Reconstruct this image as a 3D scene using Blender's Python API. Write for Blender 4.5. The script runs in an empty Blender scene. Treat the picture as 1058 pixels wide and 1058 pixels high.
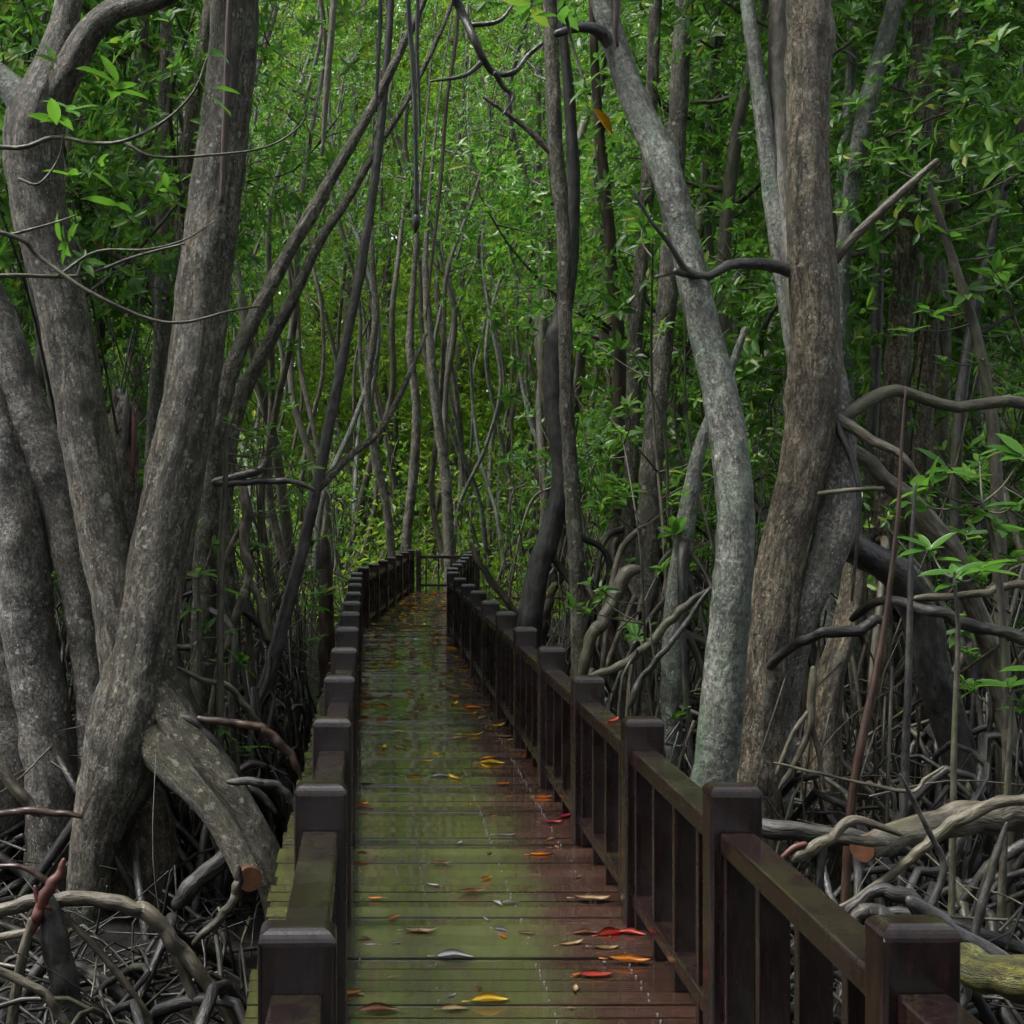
import bpy, bmesh, math, random
import numpy as np
from mathutils import Vector, Matrix, noise

random.seed(7)
RNG = np.random.default_rng(7)
C = bpy.context.scene.collection
SC = bpy.context.scene
F = 1308.0            # focal length in photo pixels (1058 px frame)
VX, VY = 380.0, 524.0 # vanishing point of the walkway in the photo
EYE = 1.6
MUD = -0.8
S = 1.2               # post spacing
R = math.radians

def W(px, py, d):
    return Vector(((px - VX) * d / F, d, EYE - (py - VY) * d / F))

# ------------------------------------------------------------------ materials
class NT:
    def __init__(s, name):
        s.m = bpy.data.materials.new(name); s.m.use_nodes = True
        s.t = s.m.node_tree; s.t.nodes.clear()
        s.out = s.n('ShaderNodeOutputMaterial')
    def n(s, typ, **kw):
        nd = s.t.nodes.new(typ)
        for k, v in kw.items():
            if k.startswith('i_'): nd.inputs[k[2:].replace('_', ' ')].default_value = v
            else: setattr(nd, k, v)
        return nd
    def l(s, a, b): s.t.links.new(a, b)
    def attr(s, nm): return s.n('ShaderNodeAttribute', attribute_name=nm).outputs['Vector']
    def mapv(s, v, sc):
        m = s.n('ShaderNodeMapping'); m.inputs['Scale'].default_value = sc; s.l(v, m.inputs['Vector']); return m.outputs['Vector']
    def noise(s, v, scale, detail=4, rough=.6, dist=0.0):
        nd = s.n('ShaderNodeTexNoise'); nd.inputs['Scale'].default_value = scale; nd.inputs['Detail'].default_value = detail
        nd.inputs['Roughness'].default_value = rough; nd.inputs['Distortion'].default_value = dist; s.l(v, nd.inputs['Vector']); return nd.outputs['Fac']
    def vor(s, v, scale, feature='F1'):
        nd = s.n('ShaderNodeTexVoronoi', feature=feature); nd.inputs['Scale'].default_value = scale; s.l(v, nd.inputs['Vector']); return nd.outputs['Distance']
    def ramp(s, f, stops, interp='LINEAR'):
        nd = s.n('ShaderNodeValToRGB'); cr = nd.color_ramp; cr.interpolation = interp
        while len(cr.elements) < len(stops): cr.elements.new(.5)
        for e, (p, c) in zip(cr.elements, stops):
            e.position = p; e.color = (c, c, c, 1) if isinstance(c, (int, float)) else (*c, 1)
        s.l(f, nd.inputs['Fac']); return nd.outputs['Color']
    def mix(s, f, a, b, mode='MIX'):
        nd = s.n('ShaderNodeMix', data_type='RGBA', blend_type=mode)
        for i, x in ((0, f), (6, a), (7, b)):
            if isinstance(x, (int, float)): nd.inputs[i].default_value = x if i == 0 else (x, x, x, 1)
            elif isinstance(x, tuple): nd.inputs[i].default_value = (*x, 1)
            else: s.l(x, nd.inputs[i])
        return nd.outputs[2]
    def math(s, op, a, b=0.0):
        nd = s.n('ShaderNodeMath', operation=op)
        for i, x in ((0, a), (1, b)):
            if isinstance(x, (int, float)): nd.inputs[i].default_value = x
            else: s.l(x, nd.inputs[i])
        return nd.outputs[0]
    def bump(s, h, strength, dist=.02):
        nd = s.n('ShaderNodeBump'); nd.inputs['Strength'].default_value = strength; nd.inputs['Distance'].default_value = dist
        s.l(h, nd.inputs['Height']); return nd.outputs['Normal']
    def bsdf(s, col, rough, spec=.5, normal=None):
        b = s.n('ShaderNodeBsdfPrincipled')
        if isinstance(col, tuple): b.inputs['Base Color'].default_value = (*col, 1)
        else: s.l(col, b.inputs['Base Color'])
        if isinstance(rough, (int, float)): b.inputs['Roughness'].default_value = rough
        else: s.l(rough, b.inputs['Roughness'])
        b.inputs['Specular IOR Level'].default_value = spec
        if normal is not None: s.l(normal, b.inputs['Normal'])
        s.l(b.outputs[0], s.out.inputs['Surface']); return b

def bark_mat(name, dark, mid, light, moss=(.05, .06, .02), moss_amt=.3, spot=(.3, .32, .28), spot_amt=.3, rough=.55, stretch=.22, bump=.6, rings=0.0, spec=.4, detail=True):
    n = NT(name); v = n.attr('bark')
    oi = n.n('ShaderNodeObjectInfo').outputs['Random']
    off = n.n('ShaderNodeVectorMath', operation='ADD'); n.l(v, off.inputs[0])
    cmb = n.n('ShaderNodeCombineXYZ'); n.l(n.math('MULTIPLY', oi, 17.0), cmb.inputs[2]); n.l(cmb.outputs[0], off.inputs[1]); v = off.outputs[0]
    vs = n.mapv(v, (1, 1, stretch))
    dark = tuple(x * BK for x in dark); mid = tuple(x * BK for x in mid); light = tuple(x * BK for x in light); spot = tuple(x * .9 for x in spot); moss = tuple(x * BK for x in moss)
    n2 = n.noise(v, 3.0, 3, .6)
    big = n.ramp(n2, [(.36, .5), (.62, 1.3)])
    if not detail:
        n1 = n.noise(vs, 26, 3, .65)
        col = n.mix(1.0, n.ramp(n1, [(.32, dark), (.5, mid), (.7, light)]), big, 'MULTIPLY')
        col = n.mix(n.ramp(n2, [(.56 - .2 * moss_amt, 0.0), (.72 - .2 * moss_amt, .7)]), col, moss)
        n.bsdf(col, rough, spec, n.bump(n1, bump, .02)); return n.m
    n1 = n.noise(vs, 24, 8, .72, .5); n3 = n.noise(vs, 95, 3, .6); n4 = n.noise(n.mapv(v, (1, 1, .6)), 62, 4, .75)
    col = n.ramp(n1, [(.38, dark), (.5, mid), (.62, light)])
    col = n.mix(.85, col, n.ramp(n4, [(.40, .28), (.5, .95), (.60, 1.8)]), 'MULTIPLY')
    col = n.mix(1.0, col, big, 'MULTIPLY')
    crack = n.ramp(n.noise(n.mapv(v, (1, 1, stretch * .6)), 38, 5, .7, .8), [(.38, 1.0), (.45, 0.0)])
    crk = n.math('MULTIPLY', crack, n.ramp(n.noise(v, 6, 4), [(.40, .1), (.6, .9)]))
    col = n.mix(n.math('MULTIPLY', crk, .9), col, tuple(x * .4 for x in dark))
    mm = n.ramp(n.noise(v, 2.6, 8, .75), [(.60 - .25 * moss_amt, 0.0), (.70 - .2 * moss_amt, .8)])
    col = n.mix(n.math('MULTIPLY', mm, n.ramp(n4, [(.38, .2), (.6, 1.0)])), col, moss)
    sp = n.ramp(n.math('ADD', n.vor(v, 15), n.math('MULTIPLY', n.noise(v, 34, 5, .7), .8)), [(.56, 1.0), (.62, 0.0)])
    sm = n.ramp(n.noise(v, 5, 5, .7), [(.62 - .22 * spot_amt, 0.0), (.68 - .22 * spot_amt, 1.0)])
    col = n.mix(n.math('MULTIPLY', n.math('MULTIPLY', sp, sm), .75), col, spot)
    fl = n.ramp(n.math('ADD', n.vor(n.mapv(v, (1, 1, .55)), 62), n.math('MULTIPLY', n4, .5)), [(.42, 1.0), (.50, 0.0)])
    flm = n.ramp(n.noise(v, 7, 5, .7), [(.48, 0.0), (.58, 1.0)])
    col = n.mix(n.math('MULTIPLY', n.math('MULTIPLY', fl, flm), .5 * spot_amt + .35), col, tuple(min(1, x * 1.35) for x in spot))
    rs = n.ramp(n.noise(n.mapv(v, (1, 1, .5)), 4.2, 7, .75), [(.60, 0.0), (.70, .55)])
    col = n.mix(n.math('MULTIPLY', rs, n.ramp(n4, [(.4, .2), (.6, 1.0)])), col, (.16 * BK, .085 * BK, .04 * BK))
    lp = n.ramp(n.noise(n.mapv(v, (1, 1, .7)), 10, 7, .78), [(.555, 0.0), (.60, 1.0)])
    col = n.mix(n.math('MULTIPLY', n.math('MULTIPLY', lp, .5 + .5 * spot_amt), n.ramp(n4, [(.36, .4), (.55, 1.0)])), col, tuple(x * .75 for x in spot))
    ds = n.ramp(n.noise(n.mapv(v, (1, 1, .3)), 6.5, 7, .78, .4), [(.385, .85), (.44, 0.0)])
    col = n.mix(ds, col, tuple(x * .6 for x in dark))
    h = n.math('ADD', n1, n.math('MULTIPLY', n4, .5)); h = n.math('ADD', h, n.math('MULTIPLY', lp, .18))
    h = n.math('SUBTRACT', h, n.math('MULTIPLY', crk, .6))
    if rings:
        rg = n.noise(n.mapv(v, (.6, .6, 6.0)), 7, 3)
        h = n.math('ADD', h, n.math('MULTIPLY', rg, rings))
        col = n.mix(n.math('MULTIPLY', n.ramp(rg, [(.5, 0.0), (.62, 1.0)]), .35), col, dark)
    n.bsdf(col, rough, spec, n.bump(h, bump, .055))
    return n.m
BK = .56

def leaf_mat(name, stops, transl=(.16, .26, .03), tr=.35, rough=.38):
    n = NT(name)
    g = n.n('ShaderNodeNewGeometry'); rnd = g.outputs['Random Per Island']
    oi = n.n('ShaderNodeObjectInfo').outputs['Random']
    col = n.ramp(rnd, stops)
    k = n.math('ADD', n.math('MULTIPLY', oi, .5), .75)
    vm = n.n('ShaderNodeVectorMath', operation='SCALE'); n.l(col, vm.inputs[0]); n.l(k, vm.inputs['Scale'])
    df = n.n('ShaderNodeBsdfDiffuse'); n.l(vm.outputs[0], df.inputs['Color'])
    gl = n.n('ShaderNodeBsdfGlossy'); gl.inputs['Roughness'].default_value = rough; gl.inputs['Color'].default_value = (1, 1, 1, 1)
    b = n.n('ShaderNodeMixShader'); fr = n.n('ShaderNodeLayerWeight'); fr.inputs['Blend'].default_value = .5; n.l(n.math('ADD', n.math('MULTIPLY', n.math('POWER', fr.outputs['Facing'], 4.0), .40), .032), b.inputs[0]); n.l(df.outputs[0], b.inputs[1]); n.l(gl.outputs[0], b.inputs[2])
    t = n.n('ShaderNodeBsdfTranslucent')
    n.l(n.mix(1.0, n.mix(.5, col, transl), 1.6, 'MULTIPLY'), t.inputs['Color'])
    mx = n.n('ShaderNodeMixShader'); mx.inputs[0].default_value = tr
    n.l(b.outputs[0], mx.inputs[1]); n.l(t.outputs[0], mx.inputs[2]); n.l(mx.outputs[0], n.out.inputs['Surface'])
    return n.m

def plain_mat(name, a, b, scale=20, rough=.5, spec=.5, bump=.2, coord='Object'):
    n = NT(name); v = n.n('ShaderNodeTexCoord').outputs[coord]
    f = n.noise(v, scale, 5)
    n.bsdf(n.ramp(f, [(.3, a), (.7, b)]), rough, spec, n.bump(f, bump, .01)); return n.m

M = {}
M['bark_rough'] = bark_mat('bark_rough_grey', (.080, .066, .048), (.20, .172, .130), (.40, .36, .285), moss=(.085, .095, .05), moss_amt=.45, spot=(.38, .39, .33), spot_amt=.75, bump=1.0)
M['bark_mid'] = bark_mat('bark_mid', (.06, .05, .036), (.17, .148, .11), (.33, .30, .235), moss=(.085, .10, .045), moss_amt=.5, spot=(.34, .35, .30), spot_amt=.6, stretch=.4, bump=.8)
M['bark_root'] = bark_mat('bark_mossy_root', (.05, .04, .028), (.12, .10, .07), (.24, .215, .16), moss=(.065, .075, .03), moss_amt=.75, spot=(.36, .35, .27), spot_amt=.55, bump=1.0, stretch=.4)
M['bark_smooth'] = bark_mat('bark_smooth_grey', (.12, .108, .092), (.20, .183, .16), (.30, .28, .25), moss=(.12, .115, .07), moss_amt=.2, spot=(.45, .43, .40), spot_amt=.55, rough=.5, stretch=.7, bump=.45, rings=.35)
M['bark_brown'] = bark_mat('bark_brown', (.080, .058, .034), (.225, .175, .112), (.42, .36, .25), moss=(.10, .095, .05), moss_amt=.3, spot=(.38, .37, .29), spot_amt=.55, stretch=.2, bump=1.0)
M['bark_lichen'] = bark_mat('bark_lichen', (.085, .082, .066), (.18, .183, .155), (.33, .335, .29), moss=(.12, .20, .12), moss_amt=.5, spot=(.25, .31, .25), spot_amt=.55, rough=.42, stretch=.6, bump=.5, rings=.2)
M['bark_dark'] = bark_mat('bark_dark_wet', (.03, .028, .027), (.065, .06, .058), (.12, .115, .11), moss_amt=.2, spot=(.2, .2, .2), spot_amt=.3, rough=.42, stretch=.5, bump=.5, detail=False)
M['bark_slim'] = bark_mat('bark_slim', (.055, .048, .036), (.12, .105, .08), (.22, .20, .155), moss=(.09, .10, .045), moss_amt=.5, spot=(.3, .3, .26), spot_amt=.4, stretch=.4, bump=.6, detail=False)
M['root_pale'] = bark_mat('root_pale', (.050, .041, .028), (.125, .106, .076), (.27, .24, .185), moss=(.10, .10, .05), moss_amt=.25, spot=(.40, .39, .35), spot_amt=.35, stretch=.3, bump=.8, detail=False)
M['root_grey'] = bark_mat('root_grey', (.016, .0145, .014), (.042, .038, .035), (.13, .12, .11), moss_amt=.1, spot=(.35, .35, .35), spot_amt=.3, rough=.58, stretch=.3, bump=.8, detail=False)
M['root_dim'] = bark_mat('root_dim', (.016, .014, .011), (.045, .039, .030), (.13, .115, .095), moss_amt=.3, rough=.45, stretch=.3, bump=.4, detail=False)
M['root_wet'] = bark_mat('root_wet', (.007, .0066, .0066), (.018, .017, .0165), (.060, .057, .054), moss_amt=.1, rough=.52, stretch=.3, bump=.7, detail=False)
M['root_black'] = bark_mat('root_black', (.003, .003, .0035), (.008, .008, .009), (.02, .02, .021), moss_amt=.05, spot=(.1, .1, .1), spot_amt=.2, rough=.35, bump=.4, detail=False)
M['root_red'] = bark_mat('root_red', (.030, .017, .013), (.070, .036, .026), (.13, .072, .05), moss=(.05, .04, .03), moss_amt=.3, rough=.4, bump=.4, detail=False)
M['cut_wood'] = plain_mat('fresh_cut_wood', (.040, .013, .006), (.11, .042, .016), 22)
M['red_wood'] = plain_mat('raw_red_wood', (.045, .014, .011), (.10, .030, .022), 18, .5)
M['moss_log'] = bark_mat('mossy_log', (.03, .03, .008), (.10, .095, .012), (.21, .185, .02), moss=(.07, .09, .012), moss_amt=.6, spot=(.25, .24, .06), spot_amt=.3, bump=.5)
M['leaf'] = leaf_mat('mangrove_leaf', [(.0, (.020, .060, .011)), (.35, (.042, .115, .017)), (.7, (.070, .162, .021)), (.93, (.12, .215, .026)), (1.0, (.22, .22, .025))], (.11, .28, .03), .4)
M['leaf_sunlit'] = leaf_mat('mangrove_leaf_sunlit', [(.0, (.045, .115, .014)), (.4, (.085, .185, .020)), (.8, (.135, .245, .026)), (1.0, (.25, .28, .03))], (.24, .36, .03), .45)  # sunlight on the far foliage is put into this brighter leaf colour
M['leaf_fresh'] = leaf_mat('young_mangrove_leaf', [(.0, (.020, .070, .009)), (.5, (.036, .112, .012)), (1.0, (.066, .160, .018))], (.10, .23, .02), .4, .3)

def deck_mat():
    n = NT('wet_deck_boards'); tc = n.n('ShaderNodeTexCoord'); v = tc.outputs['Object']
    rnd = n.n('ShaderNodeNewGeometry').outputs['Random Per Island']
    cmb = n.n('ShaderNodeCombineXYZ'); n.l(n.math('MULTIPLY', rnd, 31.0), cmb.inputs[2])
    ad = n.n('ShaderNodeVectorMath', operation='ADD'); n.l(v, ad.inputs[0]); n.l(cmb.outputs[0], ad.inputs[1])
    g = n.noise(n.mapv(ad.outputs[0], (1.2, 26, 26)), 2.6, 6, .65)
    col = n.ramp(g, [(.3, (.018, .009, .008)), (.55, (.045, .021, .017)), (.8, (.08, .042, .033))])
    col = n.mix(1.0, col, n.ramp(rnd, [(0, .65), (1, 1.3)]), 'MULTIPLY')
    alg_refl = n.noise(n.mapv(v, (1.6, .8, 1)), 1.2, 6, .65)
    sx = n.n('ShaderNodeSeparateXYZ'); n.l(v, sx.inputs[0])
    side = n.ramp(n.math('ADD', sx.outputs[0], n.math('MULTIPLY', n.math('SUBTRACT', n.noise(n.mapv(v, (1, 3, 1)), 1.6, 5, .7), .5), .9)), [(.60, 1.0), (.78, 0.08)])  # green left, maroon right: partly algae, partly painted foliage and trunk reflection
    alg_refl = n.math('ADD', alg_refl, n.math('MULTIPLY', n.ramp(n.math('DIVIDE', sx.outputs[1], 24.0), [(.25, 0.0), (.6, 1.0)]), .25))  # more green far off: painted reflection of the foliage
    alg_refl_mask = n.math('MULTIPLY', n.ramp(alg_refl, [(.26, .25), (.58, .95)]), n.math('MULTIPLY', side, n.ramp(rnd, [(0, .45), (.35, .8), (1, 1.0)])))
    col = n.mix(n.math('MULTIPLY', alg_refl_mask, n.ramp(g, [(.32, 1.0), (.68, .25)])), col, (.060, .084, .020))  # algae green that also carries the foliage reflection as colour
    wet = n.noise(n.mapv(v, (2.2, 2.2, 1)), 1.7, 5, .6)
    rough = n.ramp(n.math('ADD', wet, n.math('MULTIPLY', g, .25)), [(.42, .06), (.58, .15), (.8, .30)])
    sn = n.math('SINE', n.math('MULTIPLY', sx.outputs[1], 2 * math.pi / .036))
    h = n.math('ADD', n.math('MULTIPLY', n.math('ADD', g, n.math('MULTIPLY', n.math('POWER', n.math('ABSOLUTE', sn), 3.0), .8)), .5), n.math('MULTIPLY', n.noise(n.mapv(v, (1.5, 30, 10)), 3, 4), 1.1))
    b = n.bsdf(col, rough, .6, n.bump(h, .16, .01))
    b.inputs['Coat Weight'].default_value = 1.0; b.inputs['Coat Roughness'].default_value = .05; b.inputs['Coat IOR'].default_value = 1.65
    return n.m
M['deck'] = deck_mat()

def rail_mat():
    n = NT('wet_dark_stained_timber'); v = n.n('ShaderNodeTexCoord').outputs['Object']
    geo = n.n('ShaderNodeNewGeometry').outputs['Position']
    g = n.noise(n.mapv(geo, (14, 14, 3)), 3, 6, .65)
    col = n.ramp(g, [(.3, (.0038, .0018, .0019)), (.6, (.0115, .0045, .0042)), (.85, (.028, .011, .009))])
    nz = n.n('ShaderNodeSeparateXYZ'); n.l(n.n('ShaderNodeNewGeometry').outputs['Normal'], nz.inputs[0])
    up = n.math('MULTIPLY', n.ramp(nz.outputs[2], [(.55, 0.0), (.95, 1.0)]), n.ramp(n.noise(geo, 3.5, 6, .7), [(.46, 0.0), (.66, .6)]))
    col = n.mix(up, col, (.030, .033, .012))
    gr = n.ramp(n.noise(n.mapv(geo, (30, 30, 2.5)), 4, 5, .7), [(.40, .55), (.6, 1.45)]); col = n.mix(1.0, col, gr, 'MULTIPLY')
    sp = n.ramp(n.vor(geo, 45), [(.06, 1.0), (.10, 0.0)])
    spm = n.ramp(n.noise(geo, 6, 3), [(.58, 0.0), (.64, .8)])
    col = n.mix(n.math('MULTIPLY', sp, spm), col, (.20, .16, .14))
    r = n.ramp(n.noise(geo, 5, 5), [(.35, .16), (.7, .38)])
    b = n.bsdf(col, r, .5, n.bump(n.math('ADD', g, n.math('MULTIPLY', n.noise(geo, 90, 2), .3)), .12, .01))
    b.inputs['Coat Weight'].default_value = .45; b.inputs['Coat Roughness'].default_value = .16; b.inputs['Coat IOR'].default_value = 1.4
    return n.m
M['rail'] = rail_mat()
M['screw'] = plain_mat('worn_screw_steel', (.05, .05, .05), (.13, .13, .13), 60, .55)

def mud_mat():
    n = NT('wet_mangrove_mud'); v = n.n('ShaderNodeTexCoord').outputs['Object']
    a = n.noise(v, 1.1, 8, .65); b_ = n.noise(v, 9, 6, .7)
    col = n.ramp(b_, [(.3, (.004, .0036, .0035)), (.55, (.009, .0078, .0066)), (.8, (.024, .019, .015))])
    lit = n.ramp(n.vor(n.mapv(v, (1, 1, .2)), 17), [(.10, 1.0), (.22, 0.0)])
    col = n.mix(n.math('MULTIPLY', lit, n.ramp(n.noise(v, 3, 3), [(.5, 0.0), (.6, .6)])), col, (.10, .065, .03))
    n.bsdf(col, n.ramp(a, [(.44, .22), (.56, .8)]), .15, n.bump(n.math('ADD', b_, a), .7, .06)); return n.m
M['mud'] = mud_mat()

# ------------------------------------------------------------------ mesh building
def catmull(P, k):
    P = np.asarray(P, float); n = len(P)
    if n == 2: 
        t = np.linspace(0, 1, k + 1)[:, None]; return P[0] * (1 - t) + P[1] * t
    Q = np.vstack([2 * P[0] - P[1], P, 2 * P[-1] - P[-2]]); out = []
    for i in range(n - 1):
        p0, p1, p2, p3 = Q[i:i + 4]
        for j in range(k):
            t = j / k
            out.append(.5 * ((2 * p1) + (-p0 + p2) * t + (2 * p0 - 5 * p1 + 4 * p2 - p3) * t * t + (-p0 + 3 * p1 - 3 * p2 + p3) * t ** 3))
    out.append(P[-1]); return np.array(out)

class MB:
    def _ends(s, Q):
        a, b = Q[0], Q[-1]; ta = Q[0, :3] - Q[1, :3]; tb = Q[-1, :3] - Q[-2, :3]
        ta = ta / (np.linalg.norm(ta) + 1e-9); tb = tb / (np.linalg.norm(tb) + 1e-9); pre, post = [], []
        for u, k in ((.75, .35), (.45, .72)): pre.append([*(a[:3] + ta * a[3] * u), a[3] * k]); post.append([*(b[:3] + tb * b[3] * u), b[3] * k])
        return np.vstack([pre, Q, post[::-1]])
    def __init__(s): s.v = []; s.f = []; s.b = []; s.n = 0
    def tube(s, pts, rad, sides=8, k=4, wob=0.0, fine=0.0, knots=0.0, step=None, cap=True, flat=False):
        P = np.array([[*p, r] for p, r in zip(pts, rad)], float)
        if step:
            L = np.linalg.norm(np.diff(P[:, :3], axis=0), axis=1).mean(); k = max(2, int(L / step))
        Q = catmull(P, k); Q = s._ends(Q) if cap and not flat and len(Q) > 4 else Q; X = Q[:, :3]; r = np.maximum(Q[:, 3], .0012)
        T = np.gradient(X, axis=0); T /= np.linalg.norm(T, axis=1)[:, None] + 1e-9
        a = np.array([1., 0, 0]) if abs(T[0, 0]) < .8 else np.array([0, 1., 0])
        N = np.cross(T[0], a); N /= np.linalg.norm(N); along = 0.0; base = s.n
        th = np.linspace(0, 2 * np.pi, sides, endpoint=False); off = random.random() * 50; m = len(X)
        V = []; B = []
        for i in range(m):
            if i: along += np.linalg.norm(X[i] - X[i - 1])
            N = N - T[i] * np.dot(N, T[i]); N /= np.linalg.norm(N) + 1e-9; Bn = np.cross(T[i], N)
            rr = np.full(sides, r[i])
            if wob or fine:
                for j in range(sides):
                    c, q = math.cos(th[j]), math.sin(th[j])
                    w = 0
                    if wob: w += wob * noise.noise((c * .9 + off, q * .9, along * 2.2 / max(r[0] * 8, .25)))
                    if fine:
                        w += fine * noise.noise((c * r[i] * 18 + off, q * r[i] * 18, along * 1.8))
                    if knots:
                        kn = noise.noise((c * .8 + off * 2, q * .8, along * 2.6)); w += knots * max(0, kn - .35)
                    rr[j] *= 1 + w
            V.append(X[i] + np.outer(rr * np.cos(th), N) + np.outer(rr * np.sin(th), Bn))
            B.append(np.stack([r[i] * np.cos(th) + off, r[i] * np.sin(th), np.full(sides, along)], 1))
        idx = np.arange(m * sides).reshape(m, sides) + base; nx = np.roll(idx, -1, axis=1)
        fs = np.stack([idx[:-1], nx[:-1], nx[1:], idx[1:]], -1).reshape(-1, 4)
        s.f.extend(fs.tolist()); s.v.append(np.concatenate(V)); s.b.append(np.concatenate(B)); s.n += m * sides
        if cap:
            s.f.append(idx[0][::-1].tolist()); s.f.append(idx[-1].tolist())
        return s
    def leaves(s, base, dr, up, L, Wd, droop=.15, simple=False):
        n = len(base)
        dr = dr / (np.linalg.norm(dr, axis=1)[:, None] + 1e-9); sd = np.cross(dr, up); sd /= np.linalg.norm(sd, axis=1)[:, None] + 1e-9
        nr = np.cross(sd, dr)
        if simple is True: T = [(0, 0, 0), (.5, -.5, .12), (.5, .5, .12), (1, 0, -droop)]; FS = [(0, 2, 3), (0, 3, 1)]
        elif simple == 0:
            T = [(0, 0, 0)]; st_ = (.12, .28, .46, .64, .82); wd_ = (.24, .42, .48, .42, .24)
            for a_, b_ in zip(st_, wd_): T += [(a_, -b_, .05 - droop * a_ ** 2), (a_, 0, -droop * a_ ** 2), (a_, b_, .05 - droop * a_ ** 2)]
            T.append((1, 0, -droop)); FS = [(0, 2, 1), (0, 3, 2)]
            for q_ in range(4):
                o_ = 1 + 3 * q_; FS += [(o_, o_ + 1, o_ + 4, o_ + 3), (o_ + 1, o_ + 2, o_ + 5, o_ + 4)]
            FS += [(13, 14, 16), (14, 15, 16)]
        else:
            T = [(0, 0, 0), (.28, -.40, .07), (.28, 0, 0), (.28, .40, .07), (.66, -.42, .07 - droop * .35), (.66, 0, -droop * .35), (.66, .42, .07 - droop * .35), (1, 0, -droop)]
            FS = [(0, 2, 1), (0, 3, 2), (1, 2, 5, 4), (2, 3, 6, 5), (4, 5, 7), (5, 6, 7)]
        T = np.array(T); k = len(T)
        v = base[:, None] + dr[:, None] * (T[:, 0][None, :, None] * L[:, None, None]) + sd[:, None] * (T[:, 1][None, :, None] * Wd[:, None, None]) + nr[:, None] * (T[:, 2][None, :, None] * L[:, None, None])
        v = v.reshape(-1, 3); o = (np.arange(n) * k + s.n)
        for fc in FS: s.f.extend((o[:, None] + np.array(fc)[None]).tolist())
        s.v.append(v); s.b.append(np.zeros((n * k, 3))); s.n += n * k
    def rosettes(s, pos, axis, leafL, per=(6, 9), simple=False, rng=RNG, spread=1.0, ratio=.40):
        bs, ds, us, Ls = [], [], [], []
        for p, a in zip(pos, axis):
            a = a / (np.linalg.norm(a) + 1e-9); q = np.cross(a, [.31, .87, .38]); q /= np.linalg.norm(q) + 1e-9; w = np.cross(a, q)
            k = rng.integers(max(2, per[0] - 2), per[1] + 1); ph = rng.random() * 6.3; sc_ = leafL * rng.uniform(.6, 1.25)
            for j in range(k):
                t = ph + j * 2.399 + rng.normal() * .15; el = rng.uniform(.0, .85) * spread
                rad = q * math.cos(t) + w * math.sin(t); d = rad * math.cos(el * 1.0) + a * math.sin(el)
                bs.append(p - a * rng.random() * leafL * .4 + rng.normal(size=3) * .004); ds.append(d); us.append(a + rad * .05); Ls.append(sc_ * rng.uniform(.6, 1.15))
        Ls = np.array(Ls)
        s.leaves(np.array(bs), np.array(ds), np.array(us), Ls, Ls * ratio, .18, simple)
    def box(s, lo, hi, ch=0.0):
        x0, y0, z0 = lo; x1, y1, z1 = hi
        if ch:   # board along x with chamfered upper long edges
            pr = [(y0, z0), (y1, z0), (y1, z1 - ch), (y1 - ch, z1), (y0 + ch, z1), (y0, z1 - ch)]
        else: pr = [(y0, z0), (y1, z0), (y1, z1), (y0, z1)]
        k = len(pr); v = [(x, y, z) for x in (x0, x1) for y, z in pr]; b = s.n
        for i in range(k): s.f.append([b + i, b + (i + 1) % k, b + k + (i + 1) % k, b + k + i][::-1])
        s.f.append([b + i for i in range(k)]); s.f.append([b + k + i for i in range(k)][::-1])
        s.v.append(np.array(v, float)); s.b.append(np.zeros((2 * k, 3))); s.n += 2 * k
    def mesh(s, name, mat, origin=(0, 0, 0), smooth=True):
        me = bpy.data.meshes.new(name); V = np.concatenate(s.v) - np.array(origin)
        me.from_pydata(V.tolist(), [], s.f)
        at = me.attributes.new('bark', 'FLOAT_VECTOR', 'POINT'); at.data.foreach_set('vector', np.concatenate(s.b).astype(np.float32).ravel())
        if smooth: me.polygons.foreach_set('use_smooth', np.ones(len(me.polygons), bool))
        for m in (mat if isinstance(mat, (list, tuple)) else [mat]): me.materials.append(m)
        me.update(); return me
    def obj(s, name, mat, parent=None, origin=(0, 0, 0), smooth=True):
        o = bpy.data.objects.new(name, s.mesh(name, mat, origin, smooth)); C.objects.link(o)
        if parent is not None: o.parent = parent
        else: o.location = origin
        return o

def tag(o, label=None, cat=None, group=None, kind=None):
    if label: o['label'] = label
    if cat: o['category'] = cat
    if group: o['group'] = group
    if kind: o['kind'] = kind
    return o
def empty(name, loc, label, cat, group=None):
    o = bpy.data.objects.new(name, None); C.objects.link(o); o.location = loc; o.empty_display_size = .1
    return tag(o, label, cat, group)
def copy_tree(o, parent=None):
    c = o.copy(); C.objects.link(c)
    if parent is not None: c.parent = parent
    for ch in list(o.children): copy_tree(ch, c)
    return c

# ------------------------------------------------------------------ setting: mud
def make_mud():
    xs = np.concatenate([-np.geomspace(200, 12, 16), np.linspace(-11.5, 16, 140), np.geomspace(17, 220, 16)])
    ys = np.concatenate([-np.geomspace(60, 6, 8), np.linspace(-5, 36, 160), np.geomspace(37, 320, 18)])
    v = [(x, y, MUD + .10 * noise.noise((x * .7, y * .7, 0)) + .05 * noise.noise((x * 2.6, y * 2.6, 3)) + .02 * noise.noise((x * 8, y * 8, 5))) for y in ys for x in xs]
    nx = len(xs); f = [(j * nx + i, j * nx + i + 1, (j + 1) * nx + i + 1, (j + 1) * nx + i) for j in range(len(ys) - 1) for i in range(nx - 1)]
    me = bpy.data.meshes.new('mud_ground'); me.from_pydata(v, [], f); me.materials.append(M['mud'])
    me.polygons.foreach_set('use_smooth', np.ones(len(me.polygons), bool))
    o = bpy.data.objects.new('mud_ground', me); C.objects.link(o); tag(o, kind='structure')
make_mud()

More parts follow.
